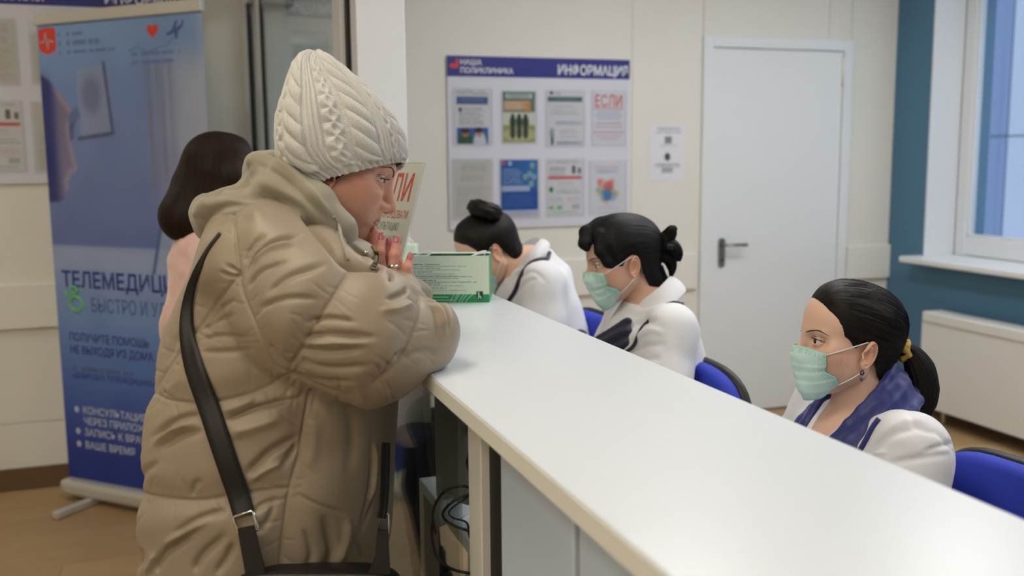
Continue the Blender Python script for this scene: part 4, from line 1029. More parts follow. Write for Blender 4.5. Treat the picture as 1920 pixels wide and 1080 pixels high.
BD_ = 1.78
prof = np.array([(345, 470, 600), (375, 428, 612), (410, 408, 632), (450, 401, 662), (500, 383, 712), (560, 357, 762), (640, 318, 772), (690, 300, 762), (735, 283, 748), (780, 264, 740), (830, 247, 736), (900, 233, 732), (980, 221, 728), (1030, 228, 723), (1062, 246, 706), (1085, 270, 680), (1100, 300, 640)], float)
VV = (prof[:, 0] - 540) / FPX * BD_
h = .0051
lo = (cs(200, 320, 1.30)[0] - .06, cs(0, 335, 1.78)[1], 1.36); hi = (cs(880, 0, 1.78)[0] + .02, cs(0, 1108, 1.78)[1], 2.16)
ax, X = grid(lo, hi, h)
v1 = ax[1]
L_ = np.interp(v1, VV, (prof[:, 1] - 960) / FPX * BD_); R_ = np.interp(v1, VV, (prof[:, 2] - 960) / FPX * BD_)
ker = np.ones(9) / 9; L_ = np.convolve(np.pad(L_, 4, 'edge'), ker, 'valid'); R_ = np.convolve(np.pad(R_, 4, 'edge'), ker, 'valid')
pyv = v1 / BD_ * FPX + 540
cu = ((L_ + R_) / 2)[None, :, None]; a_ = ((R_ - L_) / 2)[None, :, None]
b_ = np.interp(pyv, [345, 380, 420, 470, 560, 700, 900, 1050, 1100], [.06, .12, .19, .225, .235, .235, .25, .245, .20])[None, :, None]
cw = np.interp(pyv, [345, 500, 700, 1100], [1.79, 1.79, 1.78, 1.78])[None, :, None]
p_ = 2.3
d = ((np.abs((X[0] - cu) / a_) ** p_ + np.abs((X[2] - cw) / b_) ** p_) ** (1 / p_) - 1) * np.minimum(a_, b_) * .85
d = np.maximum(d, np.maximum(VV[0] - X[1], X[1] - VV[-1])).astype(np.float32)
# sleeves
arm = chain(X, [cs(500, 508, 1.635), cs(590, 592, 1.585), cs(690, 632, 1.58), cs(772, 627, 1.615)], [.110, .116, .108, .071], .03)
fore = rcone(X, cs(772, 622, 1.63), cs(742, 555, 1.73), .066, .046)
arm = smin(arm, fore, .03)
arm2 = chain(X, [cs(560, 500, 1.97), cs(660, 570, 1.96), cs(758, 590, 1.90), cs(740, 555, 1.79)], [.10, .10, .068, .046], .03)
d = smin(d, arm, .009); d = smin(d, arm2, .03)
# stand collar of the coat
col = chain(X, [cs(520, 400, 1.68), cs(600, 462, 1.665), cs(668, 492, 1.71), cs(692, 482, 1.755)], [.03, .036, .034, .022], .02)
col = smin(col, chain(X, [cs(560, 400, 1.90), cs(640, 452, 1.89), cs(692, 480, 1.77)], [.035, .035, .022], .02), .02)
d = smin(d, col, .02)
neckhole = rcone(X, cs(615, 330, 1.76), cs(648, 470, 1.76), .066, .058)
d = smax(d, -neckhole, .012)
# rest on the counter
wx = RC[0, 0] * X[0] + RC[0, 1] * X[1] + RC[0, 2] * X[2]; wz = RC[2, 0] * X[0] + RC[2, 1] * X[1] + RC[2, 2] * X[2] + CAMH
d = smax(d, -np.maximum(CX0 - .004 - wx, wz - (CZ + .002)), .006)
v, q = surface_nets(d, lo, h); del d, arm, arm2, fore, col, wx, wz
v = laplace(v, q, 4, .5); v, q = subdivide(v, q); v = laplace(v, q, 3, .5)
n = normals(v, q); u_ = 960 + FPX * v[:, 0] / v[:, 2]; w_ = 540 + FPX * v[:, 1] / v[:, 2]
seams = [[(437, 392), (440, 460), (447, 540), (470, 600), (490, 650), (512, 690), (545, 712)], [(435, 522), (385, 590), (330, 660), (295, 715), (287, 735)],
         [(284, 736), (320, 750), (390, 754), (470, 737), (548, 705)], [(238, 903), (265, 925), (320, 935), (380, 938), (460, 926), (540, 917)],
         [(580, 738), (571, 790), (563, 850), (551, 890), (541, 930), (531, 1000), (525, 1060)], [(655, 505), (602, 590), (567, 650), (538, 702)],
         [(538, 704), (575, 722), (650, 748)], [(700, 725), (752, 680), (786, 600), (790, 560)]]
dmin = np.full(len(v), 1e9); facing = -n[:, 2]
for s_ in seams:
    dd, _ = seg_dist(u_, w_, spline(s_, 6 * len(s_))); dmin = np.minimum(dmin, dd)
arm_m = poly_soft(u_, w_, [(440, 380), (560, 400), (720, 505), (860, 560), (870, 700), (735, 760), (640, 760), (520, 705), (450, 560)], 6)
disp = -.0042 * np.exp(-(dmin / 3.2) ** 2) + .010 * (1 - np.exp(-(dmin / 30) ** 2)) - .006
st = []
def F(pts, wd, hg): st.append((pts, wd, hg, True))
# puckers along the seams: short folds leaving the stitch line
rs = np.random.RandomState(11)
for s_ in seams:
    sp_ = spline(s_, 60); tg = np.gradient(sp_, axis=0); tg /= np.linalg.norm(tg, axis=1, keepdims=True)
    nn = np.stack([-tg[:, 1], tg[:, 0]], -1); i = 2
    while i < 57:
        for sd in (-1, 1):
            if rs.rand() < .5:
                ln = 18 + 46 * rs.rand(); a0 = sp_[i] + nn[i] * sd * 1; sl = (rs.rand() - .5) * 1.2
                a1 = a0 + (nn[i] * sd + tg[i] * sl) * ln; st.append(([a0, (a0 + a1) / 2 + tg[i] * 2, a1], 2.8 + 1.8 * rs.rand(), -.0006 - .0012 * rs.rand(), True))
        i += 2 + rs.randint(4)
# drawn folds
for pts, wd, hg in [
    ([c4(470, 520), c4(520, 440), c4(610, 385), c4(710, 368)], 7, -.008), ([c4(480, 560), c4(540, 500), c4(640, 462)], 6, -.006), ([c4(470, 470), c4(500, 410), c4(560, 360)], 8, -.006), ([c4(500, 475), c4(570, 420), c4(680, 400)], 8, .007),
    ([c4(560, 590), c4(650, 520), c4(790, 475)], 9, -.006), ([c4(520, 640), c4(640, 600), c4(760, 600)], 8, -.005), ([c4(700, 690), c4(800, 672), c4(900, 690)], 7, -.006), ([c4(690, 750), c4(800, 735), c4(980, 745)], 8, -.007), ([c4(670, 800), c4(780, 800), c4(930, 790)], 8, -.006), ([c4(690, 775), c4(800, 765), c4(960, 768)], 6, .005),
    ([c4(680, 845), c4(800, 860), c4(960, 850)], 9, -.006), ([c4(640, 895), c4(760, 915), c4(900, 910)], 7, -.005), ([c4(560, 760), c4(600, 830), c4(650, 870)], 8, -.006),
    ([c4(1000, 610), c4(1060, 585), c4(1090, 560)], 6, -.006), ([c4(980, 650), c4(1050, 640), c4(1120, 610)], 8, .005), ([c4(1130, 560), c4(1200, 590), c4(1232, 650), c4(1240, 740)], 6, -.010), ([c4(1160, 600), c4(1205, 650), c4(1222, 720)], 7, .007), ([c4(1100, 560), c4(1170, 600), c4(1200, 680), c4(1195, 780)], 7, -.005), ([c4(1010, 500), c4(1022, 525), c4(1015, 545)], 3.5, -.008),
    ([c4(1060, 850), c4(1140, 800), c4(1200, 800)], 9, -.005), ([c4(980, 930), c4(1030, 840), c4(1100, 790)], 8, -.005),
    ([c4(300, 720), c4(360, 690), c4(440, 660)], 6, -.004), ([c4(300, 760), c4(380, 740), c4(480, 745)], 6, -.004), ([c4(310, 800), c4(400, 800), c4(520, 790)], 7, -.004), ([c4(330, 700), c4(380, 640), c4(440, 600)], 6, -.003),
    ([c4(170, 850), c4(210, 760), c4(250, 720)], 8, -.004), ([c4(400, 470), c4(440, 500), c4(430, 530)], 5, -.006), ([c4(380, 500), c4(420, 512), c4(445, 505)], 4, -.006),
    ([c5(430, 260), c5(300, 290), c5(170, 400)], 9, -.008), ([c5(440, 345), c5(330, 370), c5(220, 440)], 10, -.007), ([c5(400, 300), c5(280, 345), c5(190, 420)], 8, .007), ([c5(540, 300), c5(640, 255), c5(760, 215), c5(940, 175)], 8, -.009), ([c5(520, 250), c5(620, 215), c5(700, 180)], 8, .006), ([c5(560, 360), c5(680, 330), c5(850, 270)], 14, .007),
    ([c5(640, 575), c5(720, 500), c5(790, 440), c5(930, 370)], 10, -.009), ([c5(820, 540), c5(870, 480), c5(920, 400)], 9, -.006), ([c5(660, 610), c5(760, 540), c5(860, 500)], 8, .005), ([c5(370, 680), c5(390, 620), c5(430, 590)], 7, -.005), ([c5(90, 620), c5(130, 560), c5(220, 500)], 9, -.005),
    ([c5(200, 1060), c5(250, 960), c5(420, 850)], 9, -.009), ([c5(280, 880), c5(400, 800), c5(560, 745)], 9, -.007), ([c5(240, 930), c5(330, 860), c5(480, 780)], 9, .006), ([c5(390, 1060), c5(430, 980), c5(560, 860)], 10, -.007), ([c5(500, 1070), c5(560, 980), c5(600, 900)], 9, -.006), ([c5(95, 1050), c5(120, 1000), c5(110, 930)], 8, -.007), ([c5(30, 960), c5(20, 880), c5(60, 780)], 9, -.005), ([c5(150, 1060), c5(180, 1010), c5(190, 960)], 8, .007),
    ([c5(680, 770), c5(740, 720), c5(840, 690)], 8, -.005), ([c5(700, 860), c5(760, 800), c5(800, 700)], 9, -.005), ([c5(1040, 1060), c5(1080, 950), c5(1040, 760)], 12, -.009), ([c5(1100, 1040), c5(1150, 900), c5(1160, 780)], 10, .007), ([c5(960, 1040), c5(980, 950), c5(940, 830)], 10, -.005), ([c5(1240, 1000), c5(1230, 930), c5(1180, 850)], 9, -.005),
    ([c5(900, 660), c5(1020, 720), c5(1160, 770)], 6, -.004), ([c5(1180, 230), c5(1190, 400), c5(1160, 600)], 16, -.005), ([c5(1000, 250), c5(990, 420), c5(960, 560)], 16, .004),
    ([c5(1320, 385), c5(1310, 560), c5(1290, 680), c5(1220, 860)], 3.5, -.008), ([c5(1280, 390), c5(1275, 560), c5(1255, 690), c5(1210, 850)], 3.5, -.009), ([c5(1298, 400), c5(1290, 560), c5(1270, 700)], 5, .006)]: F(pts, wd, hg)
st = [(p_0, w_0 * .72, h_0, t_0) for p_0, w_0, h_0, t_0 in st]
st += [([(572, 410), (606, 452), (642, 488), (705, 506)], 6, -.014, False), ([(590, 400), (625, 440), (662, 470), (700, 488)], 9, .004, True), ([(640, 452), (665, 470), (690, 490)], 4, -.006, True), ([c4(430, 300), c4(470, 280), c4(560, 300)], 9, .004, True)]
disp += 1.2 * strokes(u_, w_, st)
v = v + n * disp[:, None]
v = laplace(v, q, 1, .4)
wv = c2w(v)
wv = wrinkle(wv, normals(wv, q), .003, 11, (1, 1, 1.4), 3)
# keep the resting sleeve clear of the counter slab
inc = (wv[:, 0] > CX0 - .003) & (wv[:, 2] < CZ + .0015) & (wv[:, 2] > CZ - .05); wv[inc, 2] = CZ + .0015
inc = (wv[:, 0] > CX0 - .003) & (wv[:, 2] < CZ + .0015); wv[inc, 0] = CX0 - .003

# ---- body (head, neck, trunk, hands) as one mesh
HR = rotz(math.radians(-8)) @ roty(math.radians(21)); HS = 1.06
HT = P(740, 389, 1.785) - HR @ (np.array([.118, 0, -.0325]) * HS)
hv, hq = head_geo('client', openness=.62, fat=.008, mouth=.0, nose=.0035)
hcol = skin_paint(hv, lips=(150, 84, 80), skin=(200, 152, 130), blush=(190, 122, 102), brow=(44, 32, 30), brow_th=.0022, lips_a=.75, freck=.06)
hv = hv.copy(); hn = normals(hv, hq)
# age lines: nose-to-mouth fold, under-eye, jowl
xs, zs = hv[:, 0], hv[:, 2]
sd = strokes(xs, zs, [([(.104, -.031), (.0965, -.034), (.0945, -.042), (.0985, -.048)], .0018, -.0016, True), ([(.100, -.036), (.090, -.050), (.082, -.066)], .003, -.0016, True), ([(.086, -.010), (.078, -.014), (.068, -.012)], .003, -.0010, True), ([(.080, -.074), (.074, -.086), (.070, -.096)], .004, -.0014, True), ([(.058, .004), (.050, .008), (.044, .010)], .0015, -.0006, True), ([(.058, .0), (.050, -.002), (.045, -.003)], .0015, -.0006, True)])
hv = hv + hn * sd[:, None]
sq = 1 - .15 * smoothstep(.030, .062, hv[:, 2]); hv = (hv - np.array([-.005, 0, .02])) * sq[:, None] + np.array([-.005, 0, .02])     # crown pressed by the hat
hw = pose(hv, HR, HT, HS)
def add_mesh(acc, v, q, c):
    n0 = sum(len(a[0]) for a in acc); acc.append((np.asarray(v), np.asarray(q) + n0, np.asarray(c)))
acc = []; add_mesh(acc, hw, hq, hcol)
for ev, eq in ears_local():
    ev, eq, _u = keep_faces(ev, eq, ev[eq].mean(1)[:, 2] < -.010); add_mesh(acc, pose(ev, HR, HT, HS), eq, np.tile(np.array((200, 140, 118)) / 255., (len(ev), 1)))
# trunk, neck and arms below the clothes
nb_ = HT + HR @ (np.array([-.02, 0, -.06]) * HS)
lo2 = (-.12, 1.35, .70); ax2, X2 = grid(lo2, (.50, 2.15, 1.50), .012)
ch_ = P(560, 520, 1.79); pv_ = P(490, 1000, 1.78)
bd = rcone(X2, nb_, P(590, 440, 1.78), .054, .064); bd = smin(bd, rcone(X2, P(590, 440, 1.78), ch_, .064, .11), .04); bd = smin(bd, rcone(X2, ch_, pv_, .13, .15), .05)
bd = smin(bd, chain(X2, [P(520, 500, 1.66), P(640, 590, 1.60), P(765, 625, 1.64), P(742, 545, 1.70)], [.05, .045, .04, .026], .02), .03)
bd = smin(bd, chain(X2, [P(560, 500, 1.94), P(660, 570, 1.95), P(750, 590, 1.89), P(738, 545, 1.76)], [.05, .045, .04, .026], .02), .03)
wxx, wzz = X2[0], X2[2]; bd = smax(bd, -np.maximum(CX0 + .001 - wxx, wzz - (CZ + .006)), .004)
tv, tq = surface_nets(bd, lo2, .012); tv = laplace(tv, tq, 3)
add_mesh(acc, tv, tq, np.tile(np.array((198, 148, 128)) / 255., (len(tv), 1)))
# hands (lens space)
def hand_mesh(fingers, palm, thumb, lo, hi, h=.0014):
    ax, X = grid(lo, hi, h); d = None
    for pts, r in fingers:
        f = chain(X, pts, r, .004)
        for j in (1, 2): f = smin(f, ell(X, pts[j], (r[j] * 1.02,) * 3), .004)       # knuckles
        d = f if d is None else smin(d, f, .0035)
    pm = None
    for a, b, ra, rb in palm: e = rcone(X, a, b, ra, rb); pm = e if pm is None else smin(pm, e, .012)
    d = smin(d, pm, .010)
    if thumb: d = smin(d, chain(X, *thumb, .006), .010)
    v, q = surface_nets(d, lo, h); return laplace(v, q, 2, .4), q
def paint_hand(v, fingers, skin=(200, 146, 126), nail=(176, 108, 112)):
    c = np.tile(np.array(skin, float), (len(v), 1))
    for pts, r in fingers:
        tip, pre = np.array(pts[-1]), np.array(pts[-2]); dr = (tip - pre) / np.linalg.norm(tip - pre)
        m = np.exp(-(np.linalg.norm(v - tip, axis=1) / .02) ** 2) * .4; c[:] = c * (1 - m[:, None]) + np.array((206, 128, 116.)) * m[:, None]
        for j in (1, 2):
            m = np.exp(-(np.linalg.norm(v - np.array(pts[j]), axis=1) / .009) ** 2) * .35; c[:] = c * (1 - m[:, None]) + np.array((196, 120, 108.)) * m[:, None]
    return c / 255.
def nails(fingers, view, parent):
    m_nail = bpy.data.materials.get('nail_mauve') or mat('nail_mauve', (182, 112, 116), .18, noise=.02, coat=.6)
    for pts, r in fingers:
        tip, pre = np.array(pts[-1]), np.array(pts[-2]); dr = (tip - pre) / np.linalg.norm(tip - pre); nz = view - dr * dr.dot(view); nz /= np.linalg.norm(nz); sx = np.cross(dr, nz); rr = r[-1]
        vs, fs = [], []; K, N = 8, 9
        for i in range(K):
            t = -1 + 2 * i / (K - 1)
            for j in range(N):
                s = -1 + 2 * j / (N - 1); wid = .0052 * math.sqrt(max(0.02, 1 - .55 * max(t - .3, 0) ** 2 * 2 - .8 * max(-t - .5, 0) ** 2 * 2)); x = s * wid
                zz = math.sqrt(max(rr * rr - x * x, 1e-7)) + .0006 - max(t, 0) * .0008
                vs.append(tip + dr * (.001 + t * .0068) + sx * x + nz * zz)
        n0 = len(vs); vs += [p - nz * .0012 for p in vs]
        for i in range(K - 1):
            for j in range(N - 1):
                a = i * N + j; fs.append((a, a + N, a + N + 1, a + 1)); fs.append((n0 + a, n0 + a + 1, n0 + a + N + 1, n0 + a + N))
        rim = [i * N for i in range(K)] + [(K - 1) * N + j for j in range(1, N)] + [i * N + N - 1 for i in range(K - 2, -1, -1)] + [j for j in range(N - 2, 0, -1)]
        for i in range(len(rim)): a, b = rim[i], rim[(i + 1) % len(rim)]; fs.append((b, a, n0 + a, n0 + b))
        mesh_obj('fingernail', c2w(np.array(vs)), fs, m_nail, parent, True)
rfing = [([cs(722, 552, 1.735), cs(714, 505, 1.723), cs(712, 472, 1.725), cs(716, 446, 1.732)], [.0105, .0094, .0088, .0074]),
         ([cs(738, 556, 1.725), cs(736, 512, 1.713), cs(739, 478, 1.715), cs(744, 451, 1.721)], [.0105, .0093, .0086, .0072]),
         ([cs(756, 562, 1.725), cs(758, 525, 1.717), cs(763, 502, 1.719), cs(769, 483, 1.725)], [.0095, .0082, .0076, .0064]),
         ([cs(710, 552, 1.750), cs(699, 510, 1.757), cs(699, 468, 1.763), cs(704, 436, 1.763)], [.0105, .0094, .0088, .0074])]
rpalm = [(cs(738, 620, 1.735), cs(724, 560, 1.735), .020, .015), (cs(744, 620, 1.735), cs(740, 562, 1.729), .020, .014), (cs(748, 620, 1.735), cs(755, 568, 1.730), .018, .012), (cs(734, 620, 1.745), cs(711, 560, 1.750), .018, .013)]
rth = ([cs(725, 600, 1.755), cs(705, 565, 1.775), cs(698, 530, 1.780)], [.013, .011, .009])
blo = cs(660, 400, 1.66) - np.array([0, 0, 0]); blo = np.array([cs(670, 0, 1.72)[0], cs(0, 405, 1.72)[1], 1.67]); bhi = np.array([cs(800, 0, 1.72)[0], cs(0, 640, 1.72)[1], 1.84])
rv, rq = hand_mesh(rfing, rpalm, rth, blo, bhi); add_mesh(acc, c2w(rv), rq, paint_hand(rv, rfing))
lfing = [([cs(736, 556, 1.780), cs(729, 510, 1.773), cs(728, 478, 1.770), cs(730, 455, 1.770)], [.0105, .0093, .0086, .0072]),
         ([cs(722, 556, 1.785), cs(712, 505, 1.787), cs(708, 462, 1.787), cs(698, 430, 1.785)], [.0105, .0094, .0088, .0074]),
         ([cs(750, 560, 1.780), cs(746, 520, 1.773), cs(745, 490, 1.770), cs(746, 468, 1.770)], [.0105, .0092, .0085, .0070]),
         ([cs(762, 566, 1.780), cs(764, 535, 1.775), cs(766, 515, 1.773), cs(767, 500, 1.773)], [.0095, .0082, .0076, .0064])]
lpalm = [(cs(740, 620, 1.795), cs(737, 564, 1.785), .020, .014), (cs(736, 620, 1.795), cs(723, 562, 1.788), .020, .014), (cs(744, 620, 1.795), cs(750, 566, 1.785), .020, .014), (cs(748, 620, 1.795), cs(761, 572, 1.785), .018, .012)]
lth = ([cs(728, 600, 1.780), cs(712, 560, 1.770), cs(706, 528, 1.770)], [.013, .011, .009])
lv, lq = hand_mesh(lfing, lpalm, lth, blo, bhi); add_mesh(acc, c2w(lv), lq, paint_hand(lv, lfing))
V_ = np.vstack([a[0] for a in acc]); Q_ = np.vstack([a[1] for a in acc]); C_ = np.vstack([a[2] for a in acc])
client = thing('person', (.12, 1.75, 0), 'woman in knitted oatmeal hat and taupe quilted coat leaning on the counter', 'person')
body_o = mesh_obj('body', V_, Q_, m_skin, client, True, lin(C_ * 255))
eyeballs(body_o, HR, HT, HS, look=(1, -.30, .12), iris=(96, 104, 88), openness=.62)
eyebrows(body_o, hv, hq, HR, HT, HS, m_brow, [(.008, .0155), (.015, .0240), (.030, .0290), (.050, .0235)], (.0013, .0017, .0012, .0004))
nails(rfing[:3], np.array([.0, -.15, -1.0]), body_o); nails(lfing[:1], np.array([0, -.1, -1.0]), body_o)
# finger ring
rc = (np.array(rfing[1][0][1]) * .66 + np.array(rfing[1][0][2]) * .34); rdir = np.array(rfing[1][0][2]) - np.array(rfing[1][0][1]); rdir /= np.linalg.norm(rdir)
rm = frame_mx(c2w(rc), RC @ np.array([1, 0, 0]), RC @ np.cross(rdir, np.array([1, 0, 0])))
MB().lathe([(.0096, -.003), (.0102, -.003), (.0104, 0), (.0102, .003), (.0096, .003)], 28, rm).build('finger_ring', m_gold, body_o, True)
# hoop earring
lob = HT + HR @ (np.array([.001, -.0765, -.050]) * HS)
MB().tube([lob + np.array([.0012 * math.sin(t), -.002 + .006 * math.sin(t), -.004 + .0095 * math.cos(t)]) for t in np.linspace(0, 2 * math.pi, 20, endpoint=False)], .0017, 8, closed=True).build('earring', m_chrome, body_o, True)

coat = mesh_obj('coat', wv, q, m_coat, client, True)
bvh_coat = BVHTree.FromPolygons([Vector(p) for p in wv], [tuple(int(i) for i in f) for f in q])
def hit(px, py, off=.004, bvh=None):
    dr = Vector((RC @ np.array([(px - 960) / FPX, (py - 540) / FPX, 1.0])).tolist()).normalized()
    r = (bvh or bvh_coat).ray_cast(Vector(CAM0.tolist()), dr)
    if r[0] is None: return None
    return np.array(r[0] - dr * off)
# zipper at the collar
zp = [t for t in (hit(x, y, .002) for x, y in ((699, 462), (704, 472), (705, 482), (703, 493), (698, 504))) if t is not None]
zs_ = spline(zp, 24); MB().tube(zs_, .0035, 8).build('zip_tape', mat('zip_brown', (98, 82, 64), .5, noise=.05), coat, True)
zt = MB()
for k in range(0, 24): zt.box((-.0035, -.0012, -.0022), (.0035, .0012, .0022), 0, frame_mx(zs_[k] + RC @ np.array([.002, 0, -.0035]), RC @ np.array([1, .2, 0]), zs_[min(k + 1, 23)] - zs_[max(k - 1, 0)]))
zt.build('zip_teeth', mat('zip_metal', (110, 96, 78), .35, .7, noise=.05), coat)
MB().lathe([(.0045, 0), (.0045, .0014), (.0034, .0024), (.001, .0026)], 18, frame_mx(hit(686, 474, .001), RC @ np.array([1, 0, 0]), RC @ np.array([0, -1, 0]))).build('snap_button', m_chrome, coat, True)

# ---- hood lying on the back, with drawstring
h = .0034; lo3 = cs(330, 255, 1.80); lo3 = np.array([cs(335, 0, 1.8)[0], cs(0, 262, 1.8)[1], 1.56]); hi3 = np.array([cs(725, 0, 1.8)[0], cs(0, 515, 1.8)[1], 2.02])
ax3, X3 = grid(lo3, hi3, h)
near = chain(X3, [cs(500, 326, 1.80), cs(540, 352, 1.685), cs(585, 392, 1.655), cs(628, 432, 1.67), cs(646, 462, 1.70)], [.036, .044, .042, .034, .026], .02)
far = chain(X3, [cs(508, 326, 1.84), cs(560, 350, 1.90), cs(610, 400, 1.90), cs(646, 450, 1.85)], [.036, .044, .042, .03], .02)
back = chain(X3, [cs(490, 340, 1.80), cs(462, 378, 1.79), cs(420, 402, 1.79), cs(404, 406, 1.79), cs(402, 424, 1.78)], [.036, .034, .042, .042, .032], .018)
peak = smin(rcone(X3, cs(482, 308, 1.74), cs(482, 308, 1.86), .022, .022), rcone(X3, cs(514, 304, 1.74), cs(514, 304, 1.86), .018, .018), .012)
back = smin(back, peak, .018)
bk2 = ell(X3, cs(438, 408, 1.79), (.060, .040, .13)); bk3 = ell(X3, cs(465, 392, 1.68), (.07, .036, .05))
hd = smin(smin(near, far, .025), smin(back, smin(bk2, bk3, .04), .024), .024)
hd = smax(hd, -rcone(X3, cs(590, 270, 1.765), cs(640, 470, 1.765), .070, .060), .018)
hd = smax(hd, -rcone(X3, cs(560, 300, 1.765), cs(520, 345, 1.765), .050, .03), .02)
v3, q3 = surface_nets(hd, lo3, h); v3 = laplace(v3, q3, 5); n3 = normals(v3, q3)
u3 = 960 + FPX * v3[:, 0] / v3[:, 2]; w3 = 540 + FPX * v3[:, 1] / v3[:, 2]
v3 = v3 + n3 * strokes(u3, w3, [([c4(400, 200), c4(520, 215), c4(640, 240), c4(720, 290)], 9, -.010, True), ([c4(510, 90), c4(600, 130), c4(680, 200), c4(780, 300)], 6, -.008, True), ([c4(560, 60), c4(640, 110), c4(720, 190), c4(810, 300)], 6, .007, True), ([c4(320, 215), c4(360, 200), c4(400, 205)], 6, -.009, True), ([c4(330, 330), c4(360, 280), c4(420, 250), c4(520, 245)], 10, -.008, True), ([c4(420, 190), c4(470, 130), c4(500, 80)], 8, -.005, True), ([c4(300, 300), c4(310, 260), c4(350, 225)], 9, .006, True), ([c4(480, 180), c4(560, 170), c4(650, 220)], 12, .006, True), ([c4(620, 240), c4(700, 300), c4(760, 360)], 7, -.006, True)])[:, None]
hood = mesh_obj('hood', wrinkle(c2w(v3), normals(c2w(v3), q3), .003, 30, (1, 1, 1), 8), q3, m_hood, client, True)
bvh_h = BVHTree.FromPolygons([Vector(p) for p in c2w(v3)], [tuple(int(i) for i in f) for f in q3])
dsp = []
for x, y in (c4(812, 290), c4(832, 330), c4(842, 380), c4(858, 430), c4(866, 455)):
    a = hit(x, y, .003, bvh_h); b = hit(x, y, .003); c = [t for t in (a, b) if t is not None]
    if c: dsp.append(min(c, key=lambda t: np.linalg.norm(t - CAM0)))
if len(dsp) > 2: MB().tube(spline(dsp, 30), .0028, 8).build('drawstring', m_hood, hood, True)

# ---- knitted hat
ringsL = [(592, 354), (540, 316), (530, 268), (532, 226), (542, 188), (550, 153), (560, 124), (577, 105), (597, 97)]
ringsR = [(757, 302), (758, 282), (750, 246), (728, 208), (697, 172), (666, 141), (638, 117), (618, 103), (599, 97)]
dep = [.080, .092, .094, .087, .074, .058, .042, .024, .003]
NU, NV = 540, 262; HD, HD0 = 1.745, 1.735
RL = spline(ringsL, NV); RR = spline(ringsR, NV); DP = np.maximum(spline(np.array(dep)[:, None], NV)[:, 0], .002)
th = np.linspace(0, 2 * math.pi, NU, endpoint=False)
C0 = (RL + RR) / 2; Hh = (RR - RL) / 2
cth, sth = np.cos(th), np.sin(th)
cth = np.sign(cth) * np.abs(cth) ** .82; sth = np.sign(sth) * np.abs(sth) ** .82
base_u = C0[:, None, 0] + Hh[:, None, 0] * cth; base_v = C0[:, None, 1] + Hh[:, None, 1] * cth
HV = np.stack([(base_u - 960) / FPX * HD, (base_v - 540) / FPX * HD, HD0 + .342 * ((base_u - 645) / FPX * HD) + DP[:, None] * sth], -1)      # sth < 0 faces the camera
# smooth brim curve: lower at the near side middle
tv_ = np.linspace(0, 1, NV)[:, None]
HV[..., 1] += (.006 * (1 - tv_) ** 3) * (np.abs(sth)[None])
Lc = np.cumsum(np.r_[0, np.linalg.norm(np.diff(HV[:, NU * 3 // 4], axis=0), axis=1)])[:, None]          # metres along the hat from the brim
circ = 2 * math.pi * np.sqrt((np.linalg.norm(Hh, axis=1) / FPX * HD) ** 2 / 2 + DP ** 2 / 2)[:, None]
ncol = 6; ph = (th / (2 * math.pi) * ncol + .35) % 1.0; ci_ = np.floor(th / (2 * math.pi) * ncol + .35)
ph = ph[None, :] * np.ones((NV, 1)); shrink = np.clip(circ / .50, .05, 1)
hgt = np.zeros((NV, NU))
def cable(s, L, T, slant): return np.sqrt(np.clip(1 - s * s, 0, 1)) ** .8 * (.35 + .65 * np.abs(np.sin(math.pi * (L / T + slant * s))) ** .55)
s1 = (ph - .30) / .21; hgt = np.where(np.abs(s1) < 1, .0100 * cable(s1, Lc + .006 * ci_[None], .034, .55), hgt)                    # rope cable
for off in (.60, .67, .74): s2 = (ph - off) / .036; hgt = np.where(np.abs(s2) < 1, .0055 * np.sqrt(np.clip(1 - s2 ** 2, 0, 1)), hgt)   # ribs
s3 = (ph - .90) / .10; z_ = .5 * np.sin(2 * math.pi * (Lc / .05)); hgt = np.where(np.abs(s3) < 1, np.maximum(hgt, .0060 * np.exp(-((s3 - z_) / .42) ** 2)), hgt); hgt = np.where(np.abs(s3) < 1, np.maximum(hgt, .0060 * np.exp(-((s3 + z_) / .42) ** 2)), hgt)
# knit stitches
st_u = th[None, :] / (2 * math.pi) * 150; row = Lc / .0042
raised = np.clip(hgt / .004, 0, 1)
vst = np.abs(((st_u) % 1) - .5) * 2; kn = np.cos(2 * math.pi * (row + .5 * vst)) * .5 + np.cos(2 * math.pi * st_u) * .6
pur = np.cos(2 * math.pi * row) * .5 + .5 * np.cos(2 * math.pi * (st_u + .5 * np.floor(row)))
hgt = hgt * shrink ** .7 + (kn * raised + pur * (1 - raised)) * .00085 * np.clip(shrink * 1.3, 0, 1)
ribm = smoothstep(.022, .012, Lc); hgt = hgt * (1 - ribm * .6) + ribm * (.0028 * np.cos(2 * math.pi * st_u / 3) + .0006 * np.cos(2 * math.pi * row))
hgt += .004 * (value_noise(np.cos(th)[None] * 3 + 7, Lc * 22 + np.sin(th)[None] * 3, 2) - .5)
fl = HV.reshape(-1, 3); idx = np.arange(NV * NU).reshape(NV, NU)
hq_ = np.stack([idx[:-1], idx[1:], np.roll(idx[1:], -1, 1), np.roll(idx[:-1], -1, 1)], -1).reshape(-1, 4)
nh = normals(fl, hq_); cen = np.stack([(C0[:, 0] - 960) / FPX * HD, (C0[:, 1] - 540) / FPX * HD, HD0 + .342 * (C0[:, 0] - 645) / FPX * HD], -1)
if ((fl - np.repeat(cen, NU, 0)) * nh).sum() < 0: hq_ = hq_[:, ::-1]; nh = -nh
out = fl + nh * (hgt.reshape(-1, 1) - .0060)
